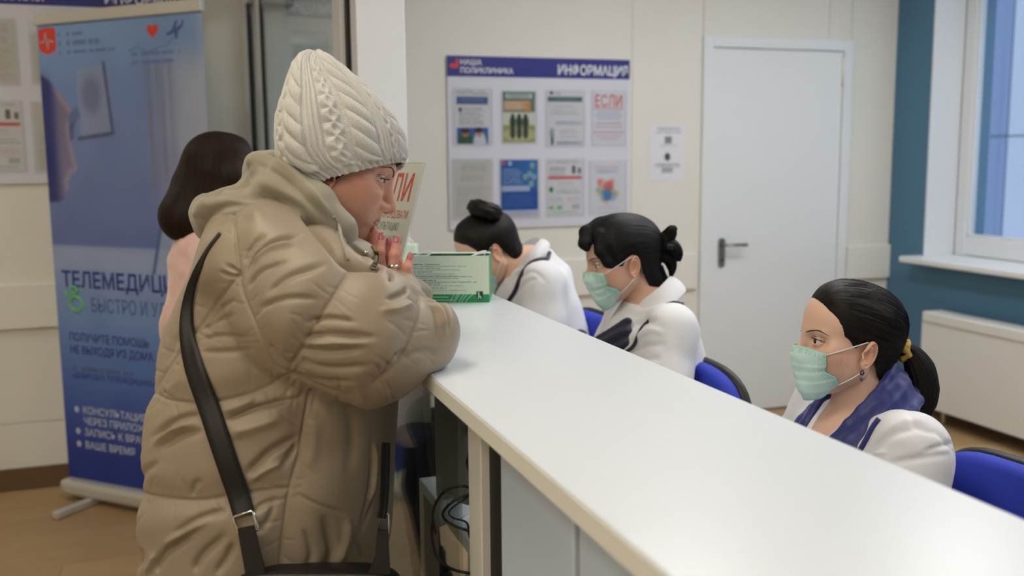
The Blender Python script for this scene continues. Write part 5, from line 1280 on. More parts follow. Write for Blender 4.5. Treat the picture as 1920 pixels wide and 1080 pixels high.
# turned-in brim
inn = HV[0] + (cen[0] - HV[0]) * .07 + np.array([0, -.004, 0]); inn2 = HV[12] + (cen[12] - HV[12]) * .09
nO = len(out); out = np.vstack([out, inn, inn2]); i0 = np.arange(NU); i1 = np.roll(i0, -1)
extra = np.vstack([np.stack([idx[0][i1], nO + i1, nO + i0, idx[0][i0]], -1), np.stack([nO + i1, nO + NU + i1, nO + NU + i0, nO + i0], -1)])
mesh_obj('knitted_hat', c2w(out), np.vstack([hq_, extra]), m_knit, client, True)
# hair wisps under the hat near the ear
m_hairb = mat('hair_brown', (70, 46, 34), .5, noise=.2, nscale=200)
mb = MB()
for i in range(26):
    y0 = -.070 + .004 * rs.rand(); x0 = .018 + .016 * rs.rand(); z0 = .016 + .008 * rs.rand()
    mb.tube(pose([(x0, y0, z0), (x0 - .012, y0 - .008, z0 - .022), (x0 - .026, y0 - .008, z0 - .040)], HR, HT, HS), [.0011, .0010, .0003], 5)
mb.build('hair', m_hairb, client, True)

# ---- strap, buckle, bag
def ribbon(pts, wdir_px, width, name, material, parent, thick=.0025, off=.005, bvh=None):
    """band lying on the coat along photo points"""
    sp_ = spline(pts, 70); tg = np.gradient(sp_, axis=0); tg /= np.linalg.norm(tg, axis=1, keepdims=True); nn = np.stack([-tg[:, 1], tg[:, 0]], -1)
    rows = []
    for k in range(len(sp_)):
        r = []
        for s in (-1, -.33, .33, 1):
            p = sp_[k] + nn[k] * s * (width if np.isscalar(width) else np.interp(sp_[k][1], *width)) / 2; hpt = hit(p[0], p[1], off); r.append(hpt)
        rows.append(r)
    # drop misses, lift to the outermost of each row so the band stays taut
    rows = [r for r in rows if all(t is not None for t in r)]
    A_ = np.array(rows); dpt = (A_ - CAM0) @ RC[:, 2]; mean = dpt.mean(1); mn = dpt.min(1)
    k_ = 9; pad = np.pad(mn, k_, 'edge'); mn = np.array([pad[i:i + 2 * k_ + 1].mean() for i in range(len(mn))])
    scale_ = (np.minimum(dpt, (mn + .006)[:, None]) / dpt)[..., None]; A_ = CAM0 + (A_ - CAM0) * scale_
    for _ in range(4): A_[1:-1] = (A_[:-2] + A_[1:-1] * 2 + A_[2:]) / 4
    n = len(A_); top = A_.reshape(-1, 3); vd = (top - CAM0); vd /= np.linalg.norm(vd, axis=1, keepdims=True); bot = top + vd * thick
    fs = []; m = n * 4
    for k in range(n - 1):
        for j in range(3): a = k * 4 + j; fs += [(a, a + 1, a + 5, a + 4), (m + a, m + a + 4, m + a + 5, m + a + 1)]
        fs += [(k * 4, k * 4 + 4, m + k * 4 + 4, m + k * 4), (k * 4 + 3, m + k * 4 + 3, m + k * 4 + 7, k * 4 + 7)]
    fs += [(0, m, m + 1, 1), (1, m + 1, m + 2, 2), (2, m + 2, m + 3, 3)]; e = (n - 1) * 4; fs += [(e, e + 1, m + e + 1, m + e), (e + 1, e + 2, m + e + 2, m + e + 1), (e + 2, e + 3, m + e + 3, m + e + 2)]
    return mesh_obj(name, np.vstack([top, bot]), fs, material, parent, True)
bag = thing('crossbody_bag', P(600, 1130, 1.55), 'black crossbody bag with wide strap worn over the taupe coat', 'bag')
ribbon([(412, 436), (396, 456), (383, 476), (370, 505), (358, 540), (350, 580), (350, 625), (364, 690), (392, 765), (420, 850), (446, 925), (458, 966)], None, ([436, 476, 505, 540, 580, 640, 700, 800], [5, 6, 13, 18, 22, 31, 39, 42]), 'strap', m_strap, bag)
ribbon([(724, 830), (723, 890), (720, 945), (716, 972)], None, 15, 'strap', m_strap, bag)
def buckle(px, py, d, w, hh, tilt):
    c = P(px, py, d); R2 = frame_mx(c, RC @ np.array([math.cos(tilt), math.sin(tilt), 0]), RC @ np.array([math.sin(tilt), -math.cos(tilt), 0]))
    pts = [(-w, -hh), (-w * .8, -hh * 1.1), (w * .8, -hh * 1.1), (w, -hh), (w, hh), (w * .8, hh * 1.1), (-w * .8, hh * 1.1), (-w, hh)]
    return MB().tube([(R2 @ np.array([a, b, 0, 1]))[:3] for a, b in pts], .0024, 8, closed=True)
hb_ = hit(462, 980, .012); db_ = (hb_ - CAM0) @ RC[:, 2]
buckle(461, 981, db_, .016, .014, math.radians(-18)).build('buckle', m_chrome, bag, True)
hb2 = hit(716, 978, .012); d2_ = (hb2 - CAM0) @ RC[:, 2] if hb2 is not None else 1.62
buckle(719, 982, d2_, .009, .016, 0).build('buckle', m_chrome, bag, True)
dB = min(db_, d2_) - .012
def tabp(poly, d0, t): MB().prism(poly, t, frame_mx(P(960, 540, d0), RC @ np.array([1, 0, 0]), RC @ np.array([0, -1, 0]))).build('strap_tab', m_leather, bag)
def px2(pts, d0): return [((x - 960) / FPX * d0, -(y - 540) / FPX * d0) for x, y in pts]
tabp(px2([(447, 990), (477, 984), (486, 1020), (500, 1075), (462, 1075)], dB), dB, .006)
tabp(px2([(708, 993), (728, 993), (732, 1075), (690, 1075), (704, 1040)], dB), dB, .006)
Mg = frame_mx(P(597, 1162, dB + .035), RC @ np.array([1, 0, 0]), RC @ np.array([0, -1, 0]))
bw = .14 * dB / 1.55; bb = slab(2 * bw, .17, .075, 0, 5.0, 48, Mx=Mg); MB().add(*bb).build('bag_body', m_leather, bag, True)
fl_ = slab(2 * bw * .98, .10, .012, 0, 5.0, 48, Mx=frame_mx(P(597, 1136, dB - .006), RC @ np.array([1, 0, 0]), RC @ np.array([0, -1, 0]))); MB().add(*fl_).build('flap', m_leather, bag, True)
# ---- trousers and shoes
lo4 = (-.22, 1.42, .06); ax4, X4 = grid(lo4, (.42, 2.12, .86), .012)
tr = smin(rcone(X4, (.10, 1.66, .74), (.10, 1.86, .74), .15, .15), rcone(X4, (.10, 1.75, .62), (.10, 1.77, .62), .13, .13), .05)
for y in (1.63, 1.88):
    tr = smin(tr, chain(X4, [(.10, y, .70), (.125, y, .46), (.085, y, .10)], [.10, .082, .062], .03), .03)
tr = smax(tr, .10 - X4[2], .01)
t4, q4 = surface_nets(tr, lo4, .012); t4 = laplace(t4, q4, 3); mesh_obj('trousers', wrinkle(t4, normals(t4, q4), .012, 14, (1, 1, .6)), q4, m_trouser, client, True)
m_shoe = mat('shoe_black', (22, 22, 24), .35, noise=.1, nscale=30)
def shoes(parent, pos, R, m_, s=1.0):
    lo5 = (-.10, -.06, -.002); ax5, X5 = grid(lo5, (.22, .06, .16), .006)
    sd_ = smin(rcone(X5, (-.05, 0, .045), (.14, 0, .03), .042, .032), rcone(X5, (-.035, 0, .05), (-.035, 0, .13), .040, .042), .03); sd_ = smin(sd_, ell(X5, (.10, 0, .025), (.085, .045, .028)), .02); sd_ = smax(sd_, .004 - X5[2], .004)
    vv, qq = surface_nets(sd_, lo5, .006); vv = laplace(vv, qq, 2)
    for p in pos: 
        sh_ = mesh_obj('shoe', pose(vv, R, p, s), qq, m_, parent, True)
shoes(client, [(.085, 1.63, 0), (.085, 1.88, 0)], np.eye(3), m_shoe)
# ================================================================== reception staff
def mat_hair(name, dark, light, rough=.38):
    m = bpy.data.materials.new(name); m.use_nodes = True; nt = m.node_tree; b = nt.nodes['Principled BSDF']
    b.inputs['Roughness'].default_value = rough; b.inputs['Specular IOR Level'].default_value = .22
    a = nt.nodes.new('ShaderNodeAttribute'); a.attribute_name = 'flow'
    n = nt.nodes.new('ShaderNodeTexNoise'); n.inputs['Scale'].default_value = 1.0; n.inputs['Detail'].default_value = 3
    nt.links.new(a.outputs['Vector'], n.inputs['Vector'])
    r = nt.nodes.new('ShaderNodeValToRGB'); r.color_ramp.elements[0].position = .35; r.color_ramp.elements[1].position = .72
    r.color_ramp.elements[0].color = rgba(dark); r.color_ramp.elements[1].color = rgba(light)
    nt.links.new(n.outputs[0], r.inputs[0]); nt.links.new(r.outputs[0], b.inputs['Base Color'])
    bp = nt.nodes.new('ShaderNodeBump'); bp.inputs['Strength'].default_value = .55; bp.inputs['Distance'].default_value = .0015
    nt.links.new(n.outputs[0], bp.inputs['Height']); nt.links.new(bp.outputs[0], b.inputs['Normal'])
    return m
def set_flow(o, across, along):
    a = o.data.attributes.new('flow', 'FLOAT_VECTOR', 'POINT'); f = np.stack([across, along, np.zeros(len(across))], -1).astype(np.float32); a.data.foreach_set('vector', f.ravel())
def hair_cap(line, thick, pole, extra=None, h=.0024, cut=.004, k=.004, thick_fn=None):
    """hair shell over the head behind a hairline given in side view; returns local verts, quads, across, along"""
    lo = (-.14, -.115, -.13); ax, X = grid(lo, (.135, .115, .155), h)
    hs = head_sdf_plain(X)
    t = thick if thick_fn is None else thick_fn(X)
    xz = np.stack(np.meshgrid(ax[0], ax[2], indexing='ij'), -1)
    d2, _ = seg_dist(xz[..., 0], xz[..., 1], list(line) + [line[0]]); g = np.where(in_poly(xz[..., 0], xz[..., 1], line), -d2, d2).astype(np.float32)[:, None, :]
    f = smax(hs - (.0008 + t * smoothstep(-.002, .030, -np.broadcast_to(g, hs.shape))), np.broadcast_to(g, hs.shape), .0015); f = np.maximum(f, -(hs + .004))
    if extra is not None: f = extra(X, f)
    v, q = surface_nets(f, lo, h); v = laplace(v, q, 3, .5); return (v, q) + flow_pole(v, pole)
def head_sdf_plain(X):
    d = ell(X, (-.008, 0, .034), (.096, .0745, .080)); d = smin(d, ell(X, (.025, 0, .045), (.066, .064, .066)), .03)
    d = smin(d, ell(X, (.030, 0, -.030), (.058, .058, .074)), .03); d = smin(d, rcone(X, (-.02, 0, -.03), (-.045, 0, -.13), .055, .055), .04); return d
def flow_pole(v, pole):
    c = np.array([0, 0, .02]); p = np.asarray(pole, float) - c; p /= np.linalg.norm(p); A = frame_mx((0, 0, 0), p, (0, 1, 0.01))[:3, :3]
    w = (v - c) @ A; th = np.arctan2(w[:, 1], w[:, 2]); pol = np.arccos(np.clip(w[:, 0] / (np.linalg.norm(w, axis=1) + 1e-9), -1, 1)); return th * 60, pol * 2.2
def comb(v, q, across, along, amp=.0011, fr=.6):
    amp = amp * .45
    n = normals(v, q); a = value_noise(across * fr, along * .8, 4) + .6 * value_noise(across * 2.3 * fr, along * 1.1, 9) - .8; return v + n * (a * amp * 2)[:, None]
def loft_hair(pts, ra, rb, side, NA=110, NL=70, amp=.0012, seed=1, twist=0.0):
    pts = spline(pts, NL); ra = np.interp(np.linspace(0, 1, NL), np.linspace(0, 1, len(ra)), ra); rb = np.interp(np.linspace(0, 1, NL), np.linspace(0, 1, len(rb)), rb)
    t = np.gradient(pts, axis=0); t /= np.linalg.norm(t, axis=1, keepdims=True); V = []; AC = []; AL = []
    th = np.linspace(0, 2 * math.pi, NA, endpoint=False)
    for k in range(NL):
        a = np.asarray(side, float) - t[k] * np.dot(side, t[k]); a /= np.linalg.norm(a); b = np.cross(t[k], a)
        g = th * 12 + seed; nz = (value_noise(np.cos(th) * 9 + seed, np.sin(th) * 9 + k * .02, seed) + .6 * value_noise(np.cos(th) * 22, np.sin(th) * 22 + k * .03, seed + 3) - .8) * amp * 2
        V.append(pts[k] + np.outer(np.cos(th) * (ra[k] + nz), a) + np.outer(np.sin(th) * (rb[k] + nz), b)); AC.append(th * 40 + twist * k); AL.append(np.full(NA, k * .05))
    V = np.vstack(V); idx = np.arange(NL * NA).reshape(NL, NA); Q = np.stack([idx[:-1], np.roll(idx[:-1], -1, 1), np.roll(idx[1:], -1, 1), idx[1:]], -1).reshape(-1, 4)
    e0 = len(V); V = np.vstack([V, pts[:1], pts[-1:]]); i = np.arange(NA); j = np.roll(i, -1)
    Q = np.vstack([Q, np.stack([i * 0 + e0, j, i, i * 0 + e0], -1)[:, [0, 1, 2, 2]], np.stack([i * 0 + e0 + 1, idx[-1][i], idx[-1][j], idx[-1][j]], -1)])
    tri = Q[-2 * NA:]; Q = Q[:-2 * NA]
    faces = [tuple(r) for r in Q.tolist()] + [tuple(r[:3]) for r in tri.tolist()]
    return V, faces, np.concatenate(AC + [np.zeros(2)]), np.concatenate(AL + [np.zeros(2)])
def hair_obj(name, v, q, ac, al, m, parent):
    o = mesh_obj(name, v, q, m, parent, True); set_flow(o, ac, al); return o
def strand_bunch(paths, r, name, m, parent):
    mb = MB()
    for p in paths: mb.tube(p, np.linspace(r, r * .3, len(p)), 4, cap=False)
    o = mb.build(name, m, parent, True); o['kind'] = 'stuff'; set_flow(o, np.zeros(len(mb.v)), np.zeros(len(mb.v))); return o

m_blouse = fabric('blouse_white', (226, 227, 232), .8, .12, 900, .15, .015, 20)
m_scarf = fabric('scarf_navy', (34, 42, 112), .45, .12, 900, .2, .05, 30)
m_scarfd = fabric('scarf_dark_navy', (22, 26, 52), .5, .12, 900, .2, .05, 30)
m_skirt = fabric('trousers_navy', (30, 34, 58), .8, .15, 700, .1)
m_mask = mat('mask_fabric_teal', (168, 214, 208), .8, vcol=True, noise=.02, nscale=200, bump=.12, bscale=1400)
m_loop = mat('mask_loop_white', (228, 230, 230), .7, noise=.02)
m_hair_dk = mat_hair('hair_dark_brown', (11, 8, 8), (28, 20, 17), .45); m_hair_bk = mat_hair('hair_black', (5, 5, 7), (14, 13, 17), .5); m_hair_bn = mat_hair('hair_chestnut', (14, 8, 6), (42, 23, 16), .6)

def face_mask(hv, hq, R, T, S, parent, seed=0):
    bvh = BVHTree.FromPolygons([Vector(p) for p in hv], [tuple(int(i) for i in f) for f in hq])
    NA, NZ = 61, 49; A = np.zeros((NZ, NA)); Z = np.zeros((NZ, NA)); PH = np.zeros((NZ, NA)); x0 = .015
    for j in range(NZ):
        t = j / (NZ - 1)
        for i in range(NA):
            s = -1 + 2 * i / (NA - 1)
            wid = np.interp(t, [0, .3, .5, .62, .85, 1], [50, 51, 49, 63, 70, 58]); ph_ = math.radians(wid) * s
            zt = -.010 - .004 * s * s; zb = -.124 + .034 * s * s; z = zt + (zb - zt) * t
            dr = Vector((math.cos(ph_), math.sin(ph_), 0)); r = bvh.ray_cast(Vector((x0, 0, z)) + dr * .2, -dr)
            A[j, i] = (.2 - r[3]) if r[0] is not None else np.nan; Z[j, i] = z; PH[j, i] = ph_
    for j in range(NZ):                      # rows below the chin continue the last good one
        if np.isnan(A[j]).any():
            prev = A[j - 1] if j else np.full(NA, .08); A[j] = np.where(np.isnan(A[j]), prev - .0015, A[j])
    for j in range(1, NZ): A[j] = np.maximum(A[j], A[j - 1] - .0032)
    B = A.copy()
    jn = int(np.argmax(A[:NZ // 2, NA // 2])); nr = A[jn]
    for j in range(jn): A[j] = np.maximum(A[j], A[jn] * (.955 + .045 * j / jn) - .004 * (1 - np.exp(-(np.linspace(-1, 1, NA) / .35) ** 2)))
    for i in range(NA):                       # taut from nose to chin: upper envelope of each column
        for j in range(jn, NZ):
            for k2 in range(j + 6, NZ, 3):
                seg = A[j, i] + (A[k2, i] - A[j, i]) * np.arange(k2 - j + 1) / (k2 - j)
                if (seg > A[j:k2 + 1, i]).all() or True: A[j:k2 + 1, i] = np.maximum(A[j:k2 + 1, i], seg - .0005)
            break
    for i in range(NA):
        jc = int(np.argmax(A[jn + 14:, i])) + jn + 14
        seg = A[jn, i] + (A[jc, i] - A[jn, i]) * np.arange(jc - jn + 1) / (jc - jn); A[jn:jc + 1, i] = np.maximum(A[jn:jc + 1, i], seg)
    for _ in range(3):                        # stretched cloth: grow then smooth
        Bp = np.pad(B, 2, 'edge'); B = np.max([Bp[a:a + NZ, b:b + NA] for a in range(5) for b in range(5)], axis=0) * .35 + B * .65
    for _ in range(12):
        Bp = np.pad(B, 1, 'edge'); B = (Bp[:-2, 1:-1] + Bp[2:, 1:-1] + Bp[1:-1, :-2] + Bp[1:-1, 2:]) / 4
    B = np.maximum(B, A + .0015) + .0015
    t = np.linspace(0, 1, NZ)[:, None]; s = np.linspace(-1, 1, NA)[None]
    for tp in (.34, .50, .66): B = B + .0016 * smoothstep(tp - .02, tp + .015, t + .03 * np.abs(s) ** 2 * 0) * smoothstep(tp + .14, tp + .03, t)
    B = B + .0015 * (value_noise(s * 4 + seed, t * 5 + s, 3 + seed) - .5) * (1 - np.abs(s) ** 6)
    V = np.stack([x0 + B * np.cos(PH), B * np.sin(PH), Z], -1).reshape(-1, 3); Vi = np.stack([x0 + (B - .0012) * np.cos(PH), (B - .0012) * np.sin(PH), Z], -1).reshape(-1, 3)
    col = np.tile(np.array((206, 238, 234.)), (NZ * NA, 1)).reshape(NZ, NA, 3); tt = np.broadcast_to(t, (NZ, NA)); ss = np.broadcast_to(np.abs(s), (NZ, NA))
    edge = np.maximum(smoothstep(.885, .91, ss), np.maximum(smoothstep(.045, .035, tt) * .6, smoothstep(.96, .97, tt))); col = col * (1 - edge[..., None] * .8) + np.array((156, 220, 210.)) * edge[..., None] * .8
    dots = ((np.abs(tt - .055) < .011) | (np.abs(tt - .11) < .011)) & (np.floor(s * 75) % 2 == 0); col[dots] *= .86
    dots = ((np.abs(ss - .80) < .012) | (np.abs(ss - .86) < .012)) & (np.floor(tt * 60) % 2 == 0); col[dots] *= .86
    idx = np.arange(NZ * NA).reshape(NZ, NA); f = np.stack([idx[:-1, :-1], idx[1:, :-1], idx[1:, 1:], idx[:-1, 1:]], -1).reshape(-1, 4); n = NZ * NA
    rim = np.concatenate([idx[0], idx[1:, -1], idx[-1, -2::-1], idx[-2:0:-1, 0]]); r2 = np.roll(rim, -1)
    F_ = np.vstack([f, f[:, ::-1] + n, np.stack([rim, r2, r2 + n, rim + n], -1)])
    mo = mesh_obj('face_mask', pose(np.vstack([V, Vi]), R, T, S), F_, m_mask, parent, True, lin(np.vstack([col.reshape(-1, 3)] * 2)))
    G = V.reshape(NZ, NA, 3)
    for i, sy in ((0, -1), (NA - 1, 1)):
        e1 = np.array([-.004, sy * .0785, .013]); e2 = np.array([-.004, sy * .077, -.043])
        MB().tube(pose(spline([G[2, i], (G[2, i] + e1) / 2 + np.array([0, sy * .004, .001]), e1], 12), R, T, S), .0013, 6).build('ear_loop', m_loop, mo, True)
        MB().tube(pose(spline([G[40, i], (G[40, i] + e2) / 2 + np.array([0, sy * .004, 0]), e2], 12), R, T, S), .0013, 6).build('ear_loop', m_loop, mo, True)
        MB().tube(pose(spline([e1, e1 + np.array([-.014, -sy * .012, -.006]), e2 + np.array([-.008, -sy * .010, .010]), e2], 16), R, T, S), .0012, 6).build('ear_loop', m_loop, mo, True)
    return mo

def seated(name_label, group, HR, HT, HS, tyaw, lean, hkey, hkw, paint, blouse_folds, collar=None, arms=None, wide=1.0, neck_off=(-.040, 0, -.125)):
    """seated member of staff: body mesh, blouse, trousers, shoes. torso frame: x front, y left, z up, origin at the base of the neck"""
    O = HT + HR @ (np.array(neck_off) * HS); TR_ = rotz(math.radians(tyaw)) @ roty(math.radians(lean))
    root = thing('person', (O[0], O[1], 0), name_label, 'person', group)
    hv, hq = head_geo(hkey, **hkw); acc = []; add_mesh(acc, pose(hv, HR, HT, HS), hq, skin_paint(hv, **paint))
    ec = np.array(paint.get('skin', (214, 170, 148))) * np.array([1.0, .94, .92]) / 255.
    for ev, eq in ears_local(.0009 if hkey == 'staff' else .0016): add_mesh(acc, pose(ev, HR, HT, HS), eq, np.tile(ec, (len(ev), 1)))
    def W(p): return pose(np.array([p]), TR_, O)[0]
    sk = np.array(paint.get('skin', (214, 170, 148))) / 255.
    # neck and body below the clothes, hands on the desk (torso frame)
    lo = (-.20, -.32, -.46); ax, X = grid(lo, (.42, .32, .14), .0085)
    nk = (TR_.T @ (HT + HR @ (np.array([-.018, 0, -.055]) * HS) - O))
    a = arms or dict(sh=(.0, .175, -.045), el=(.09, .215, -.27), wr=(.30, .10, -.235))
    bd = rcone(X, nk, (-.005, 0, -.01), .050, .054); bd = smin(bd, rcone(X, (-.005, 0, -.01), (.02, 0, -.10), .056, .08), .03); bd = smin(bd, rcone(X, (.02, 0, -.10), (.0, 0, -.40), .095, .10), .04)
    for sy in (1, -1):
        m = np.array([1, sy, 1]); bd = smin(bd, chain(X, [np.array(a['sh']) * m, np.array(a['el']) * m, np.array(a['wr']) * m], [.045, .036, .024], .02), .02)
        wr = np.array(a['wr']) * m; fd = wr - np.array(a['el']) * m; fd[2] = 0; fd /= np.linalg.norm(fd); sd_ = np.array([-fd[1], fd[0], 0])
        hd_ = rcone(X, wr, wr + fd * .07, .022, .020)
        for k, o in enumerate((-.027, -.009, .009, .027)): hd_ = smin(hd_, chain(X, [wr + fd * .07 + sd_ * o, wr + fd * .115 + sd_ * o * 1.15 + np.array([0, 0, -.006]), wr + fd * (.145 - .008 * abs(k - 1.3)) + sd_ * o * 1.2 + np.array([0, 0, -.02])], [.011, .0095, .008], .004), .008)
        hd_ = smin(hd_, chain(X, [wr + fd * .02 - sd_ * .02 * sy * -1, wr + fd * .06 + sd_ * .045 * sy * -1, wr + fd * .09 + sd_ * .052 * sy * -1], [.013, .011, .009], .006), .008)
        bd = smin(bd, hd_, .01)
    tv, tq = surface_nets(bd, lo, .0085); tv = laplace(tv, tq, 2, .4); add_mesh(acc, pose(tv, TR_, O), tq, np.tile(sk, (len(tv), 1)))
    bo_ = mesh_obj('body', np.vstack([x[0] for x in acc]), np.vstack([x[1] for x in acc]), m_skin, root, True, lin(np.vstack([x[2] for x in acc]) * 255))
    eyebrows(bo_, hv, hq, HR, HT, HS, m_browl)
    # blouse
    lo = (-.26, -.36, -.56); hs_ = .0062; ax, X = grid(lo, (.34, .36, .10), hs_); zz = ax[2]
    hb = np.interp(zz, [-.56, -.45, -.30, -.15, -.06, -.02], np.array([.185, .18, .175, .185, .17, .10]) * wide)[None, None, :]; db = np.interp(zz, [-.56, -.30, -.15, -.05, 0], [.145, .135, .135, .10, .06])[None, None, :]
    cx = np.interp(zz, [-.56, -.30, -.15, 0], [.0, .01, .015, -.01])[None, None, :]
    d = ((np.abs((X[0] - cx) / db) ** 2.3 + np.abs(X[1] / hb) ** 2.3) ** (1 / 2.3) - 1) * np.minimum(hb, db) * .9
    d = np.maximum(d, np.maximum(X[2] + .01, -.55 - X[2]))
    for sy in (1, -1):
        m = np.array([1, sy, 1]); S_, E_, W_ = np.array(a['sh']) * m, np.array(a['el']) * m, np.array(a['wr']) * m
        d = smin(d, rcone(X, np.array([-.012, sy * .045, -.030]), S_ + np.array([0, -sy * .02, -.008]), .034, .058 * wide), .05)
        d = smin(d, chain(X, [S_, (S_ + E_) / 2 + np.array([.0, sy * .004, 0]), E_], [.062 * wide, .066 * wide, .058], .03), .028)
        d = smin(d, rcone(X, E_, E_ + (W_ - E_) * .9, .056, .036), .02)
    d = smax(d, -rcone(X, (-.012, 0, .09), (.03, 0, -.045), .058, .050), .008)
    if collar is not None: d = collar(X, d)
    v, q = surface_nets(d, lo, hs_); v = laplace(v, q, 3, .5)
    if hkey == 'staff': v, q = subdivide(v, q); v = laplace(v, q, 2, .5)
    n = normals(v, q)
    wv_ = pose(v, TR_, O); pp = to_px(wv_); fc = ((wv_ - CAM0) * (n @ TR_.T)).sum(1) < .2
    wv_ = wv_ + (n @ TR_.T) * (strokes(pp[:, 0], pp[:, 1], blouse_folds) * fc)[:, None]
    wv_ = wrinkle(wv_, normals(wv_, q), .006, 17, (1, 1, .55), 2)
    bl = mesh_obj('blouse', wv_, q, m_blouse, root, True)
    global LAST_BLOUSE
    LAST_BLOUSE = BVHTree.FromPolygons([Vector(p) for p in wv_], [tuple(int(i) for i in f) for f in q])
    # legs: thighs forward on the seat, calves down
    hipz = O[2] - .50; ox, oy = O[0], O[1]; f2 = np.array([math.cos(math.radians(tyaw)), math.sin(math.radians(tyaw)), 0]); l2 = np.array([-f2[1], f2[0], 0])
    hip = np.array([ox, oy, 0]) - f2 * .02; lz = .565
    lo = (ox - .65, oy - .5, .03); ax, X = grid(lo, (ox + .35, oy + .5, .72), .013); d = None
    for sy in (1, -1):
        A_, B_, C_ = hip + l2 * sy * .085 + [0, 0, lz], hip + f2 * .40 + l2 * sy * .09 + [0, 0, lz], hip + f2 * .36 + l2 * sy * .09 + [0, 0, .10]
        e = chain(X, [A_, B_, C_], [.088, .066, .045], .03); d = e if d is None else smin(d, e, .03)
    d = smin(d, rcone(X, hip + l2 * .08 + [0, 0, .60], hip - l2 * .08 + [0, 0, .60], .10, .10), .04); d = smax(d, .505 - X[2] - np.clip(((X[0] - hip[0]) * f2[0] + (X[1] - hip[1]) * f2[1] - .22) * 4, 0, 1), .01)
    d = smax(d, .10 - X[2], .01)
    v, q = surface_nets(d, lo, .013); v = laplace(v, q, 2); mesh_obj('trousers', v, q, m_skirt, root, True)
    shoes(root, [hip + f2 * .36 + l2 * sy * .09 for sy in (1, -1)], rotz(math.radians(tyaw)), m_shoe)
    return root, bo_, bl, O, TR_, W, hv, hq
def sheet_band(pts, wid, r, TR_, O, name, m, parent, h=.0030, nf=3.2, seed=0):
    """flat folded cloth band: pts path, wid = vector across at every point, r = half thickness"""
    pts = np.array(pts, float); wid = np.array(wid, float); K = 26; c = spline(pts, K); w = spline(wid, K)
    allp = np.vstack([c - w * .5, c + w * .5]); lo = allp.min(0) - r - .012; hi = allp.max(0) + r + .012; ax, X = grid(lo, hi, h); d = None
    for t in np.linspace(-.5, .5, 5):
        q = c + w * t; e = chain(X, q[::2], [r] * len(q[::2]), .006); d = e if d is None else smin(d, e, .012)
    v, q = surface_nets(d, lo, h); v = laplace(v, q, 3); n = normals(v, q)
    K = 90; c = spline(pts, K); w = spline(wid, K); dd = ((v[:, None, :] - c[None]) ** 2).sum(-1); k = dd.argmin(1); wl = np.linalg.norm(w[k], axis=1); a = ((v - c[k]) * w[k]).sum(1) / (wl ** 2 + 1e-9)
    ph = value_noise(v[:, 0] * 14 + seed, v[:, 1] * 14 + v[:, 2] * 10, seed) * 5
    v = v + n * (.0030 * np.sin(a * 2 * math.pi * nf * .55 + ph))[:, None]; v = laplace(v, q, 2)
    return mesh_obj(name, pose(v, TR_, O), q, m, parent, True)
def piping(pts, r, T_, O_, name, m, parent):
    out = []
    for p in pose(spline(pts, 40), T_, O_):
        l, n, i, dd = LAST_BLOUSE.find_nearest(Vector(p.tolist())); out.append(np.array(l) + np.array(n) * r * .7)
    out = np.array(out)
    for _ in range(3): out[1:-1] = (out[:-2] + 2 * out[1:-1] + out[2:]) / 4
    return MB().tube(out, r, 8).build(name, m, parent, True)
def band(pts, r, flat, TR_, O, name, m, parent, h=.004, folds=True, kk=.012):
    """soft cloth band along a chain in the torso frame; flat = squash of the y/z cross-section"""
    pts = [np.array(p, float) for p in pts]; r = list(r); allp = np.array(pts); lo = allp.min(0) - max(r) - .01; hi = allp.max(0) + max(r) + .01; ax, X = grid(lo, hi, h)
    d = chain(X, pts, r, kk); v, q = surface_nets(d, lo, h); v = laplace(v, q, 2); n = normals(v, q)
    if folds: v = v + n * ((value_noise(v[:, 0] * 40 + v[:, 2] * 60, v[:, 1] * 30, 3) - .5) * .006)[:, None]
    return mesh_obj(name, pose(v, TR_, O), q, m, parent, True)

# ------------------------------------------------------------------ receptionist with ponytail (right)
R3R = rotz(math.radians(163)) @ roty(math.radians(-3)); R3S = .95
R3T = P(1526, 640, 1.86) - R3R @ (np.array([.0857, .0315, .0035]) * R3S)
folds3 = [([(1600, 880), (1660, 820), (1730, 800)], 7, -.006, True), ([(1640, 830), (1690, 790), (1740, 790)], 7, .005, True), ([(1730, 850), (1770, 835), (1800, 830)], 6, -.005, True), ([(1660, 870), (1720, 860), (1790, 850)], 7, -.004, True), ([(1745, 800), (1790, 850), (1805, 900)], 5, -.004, True), ([(1700, 770), (1720, 800), (1760, 815)], 6, -.004, True), ([(1560, 850), (1590, 800), (1600, 770)], 6, -.004, True), ([(1620, 860), (1640, 850), (1665, 848)], 5, .004, True)]
p3, b3, bl3, O3, T3, W3, hv3, hq3 = seated('receptionist in white blouse and navy scarf with low dark ponytail, at right', 'reception staff behind the counter', R3R, R3T, R3S, 168, 6, 'staff', dict(openness=1.0), dict(skin=(226, 188, 166), lips=(186, 104, 100), brow=(78, 58, 48), brow_th=.0030), folds3, wide=1.08)
eyeballs(b3, R3R, R3T, R3S, look=(1, .12, .06), iris=(50, 36, 28)); face_mask(hv3, hq3, R3R, R3T, R3S, p3, 1)
line3 = [(.080, .112), (.083, .088), (.070, .072), (.056, .058), (.046, .040), (.040, .022), (.028, .012), (.022, .0), (.014, -.002), (.008, .004), (-.010, .010), (-.022, .002), (-.030, -.022), (-.038, -.055), (-.060, -.090), (-.14, -.10), (-.14, .155), (.06, .155)]
pole3 = (-.108, 0, -.012)
cv, cq, ca, cl = hair_cap(line3, .0085, pole3); cv = comb(cv, cq, ca, cl, .0010)
hair3 = hair_obj('hair', pose(cv, R3R, R3T, R3S), cq, ca, cl, m_hair_dk, p3)
pt = [(-.098, 0, -.012), (-.124, .003, -.018), (-.146, .008, -.050), (-.156, .014, -.092), (-.160, .018, -.128), (-.166, .020, -.152)]
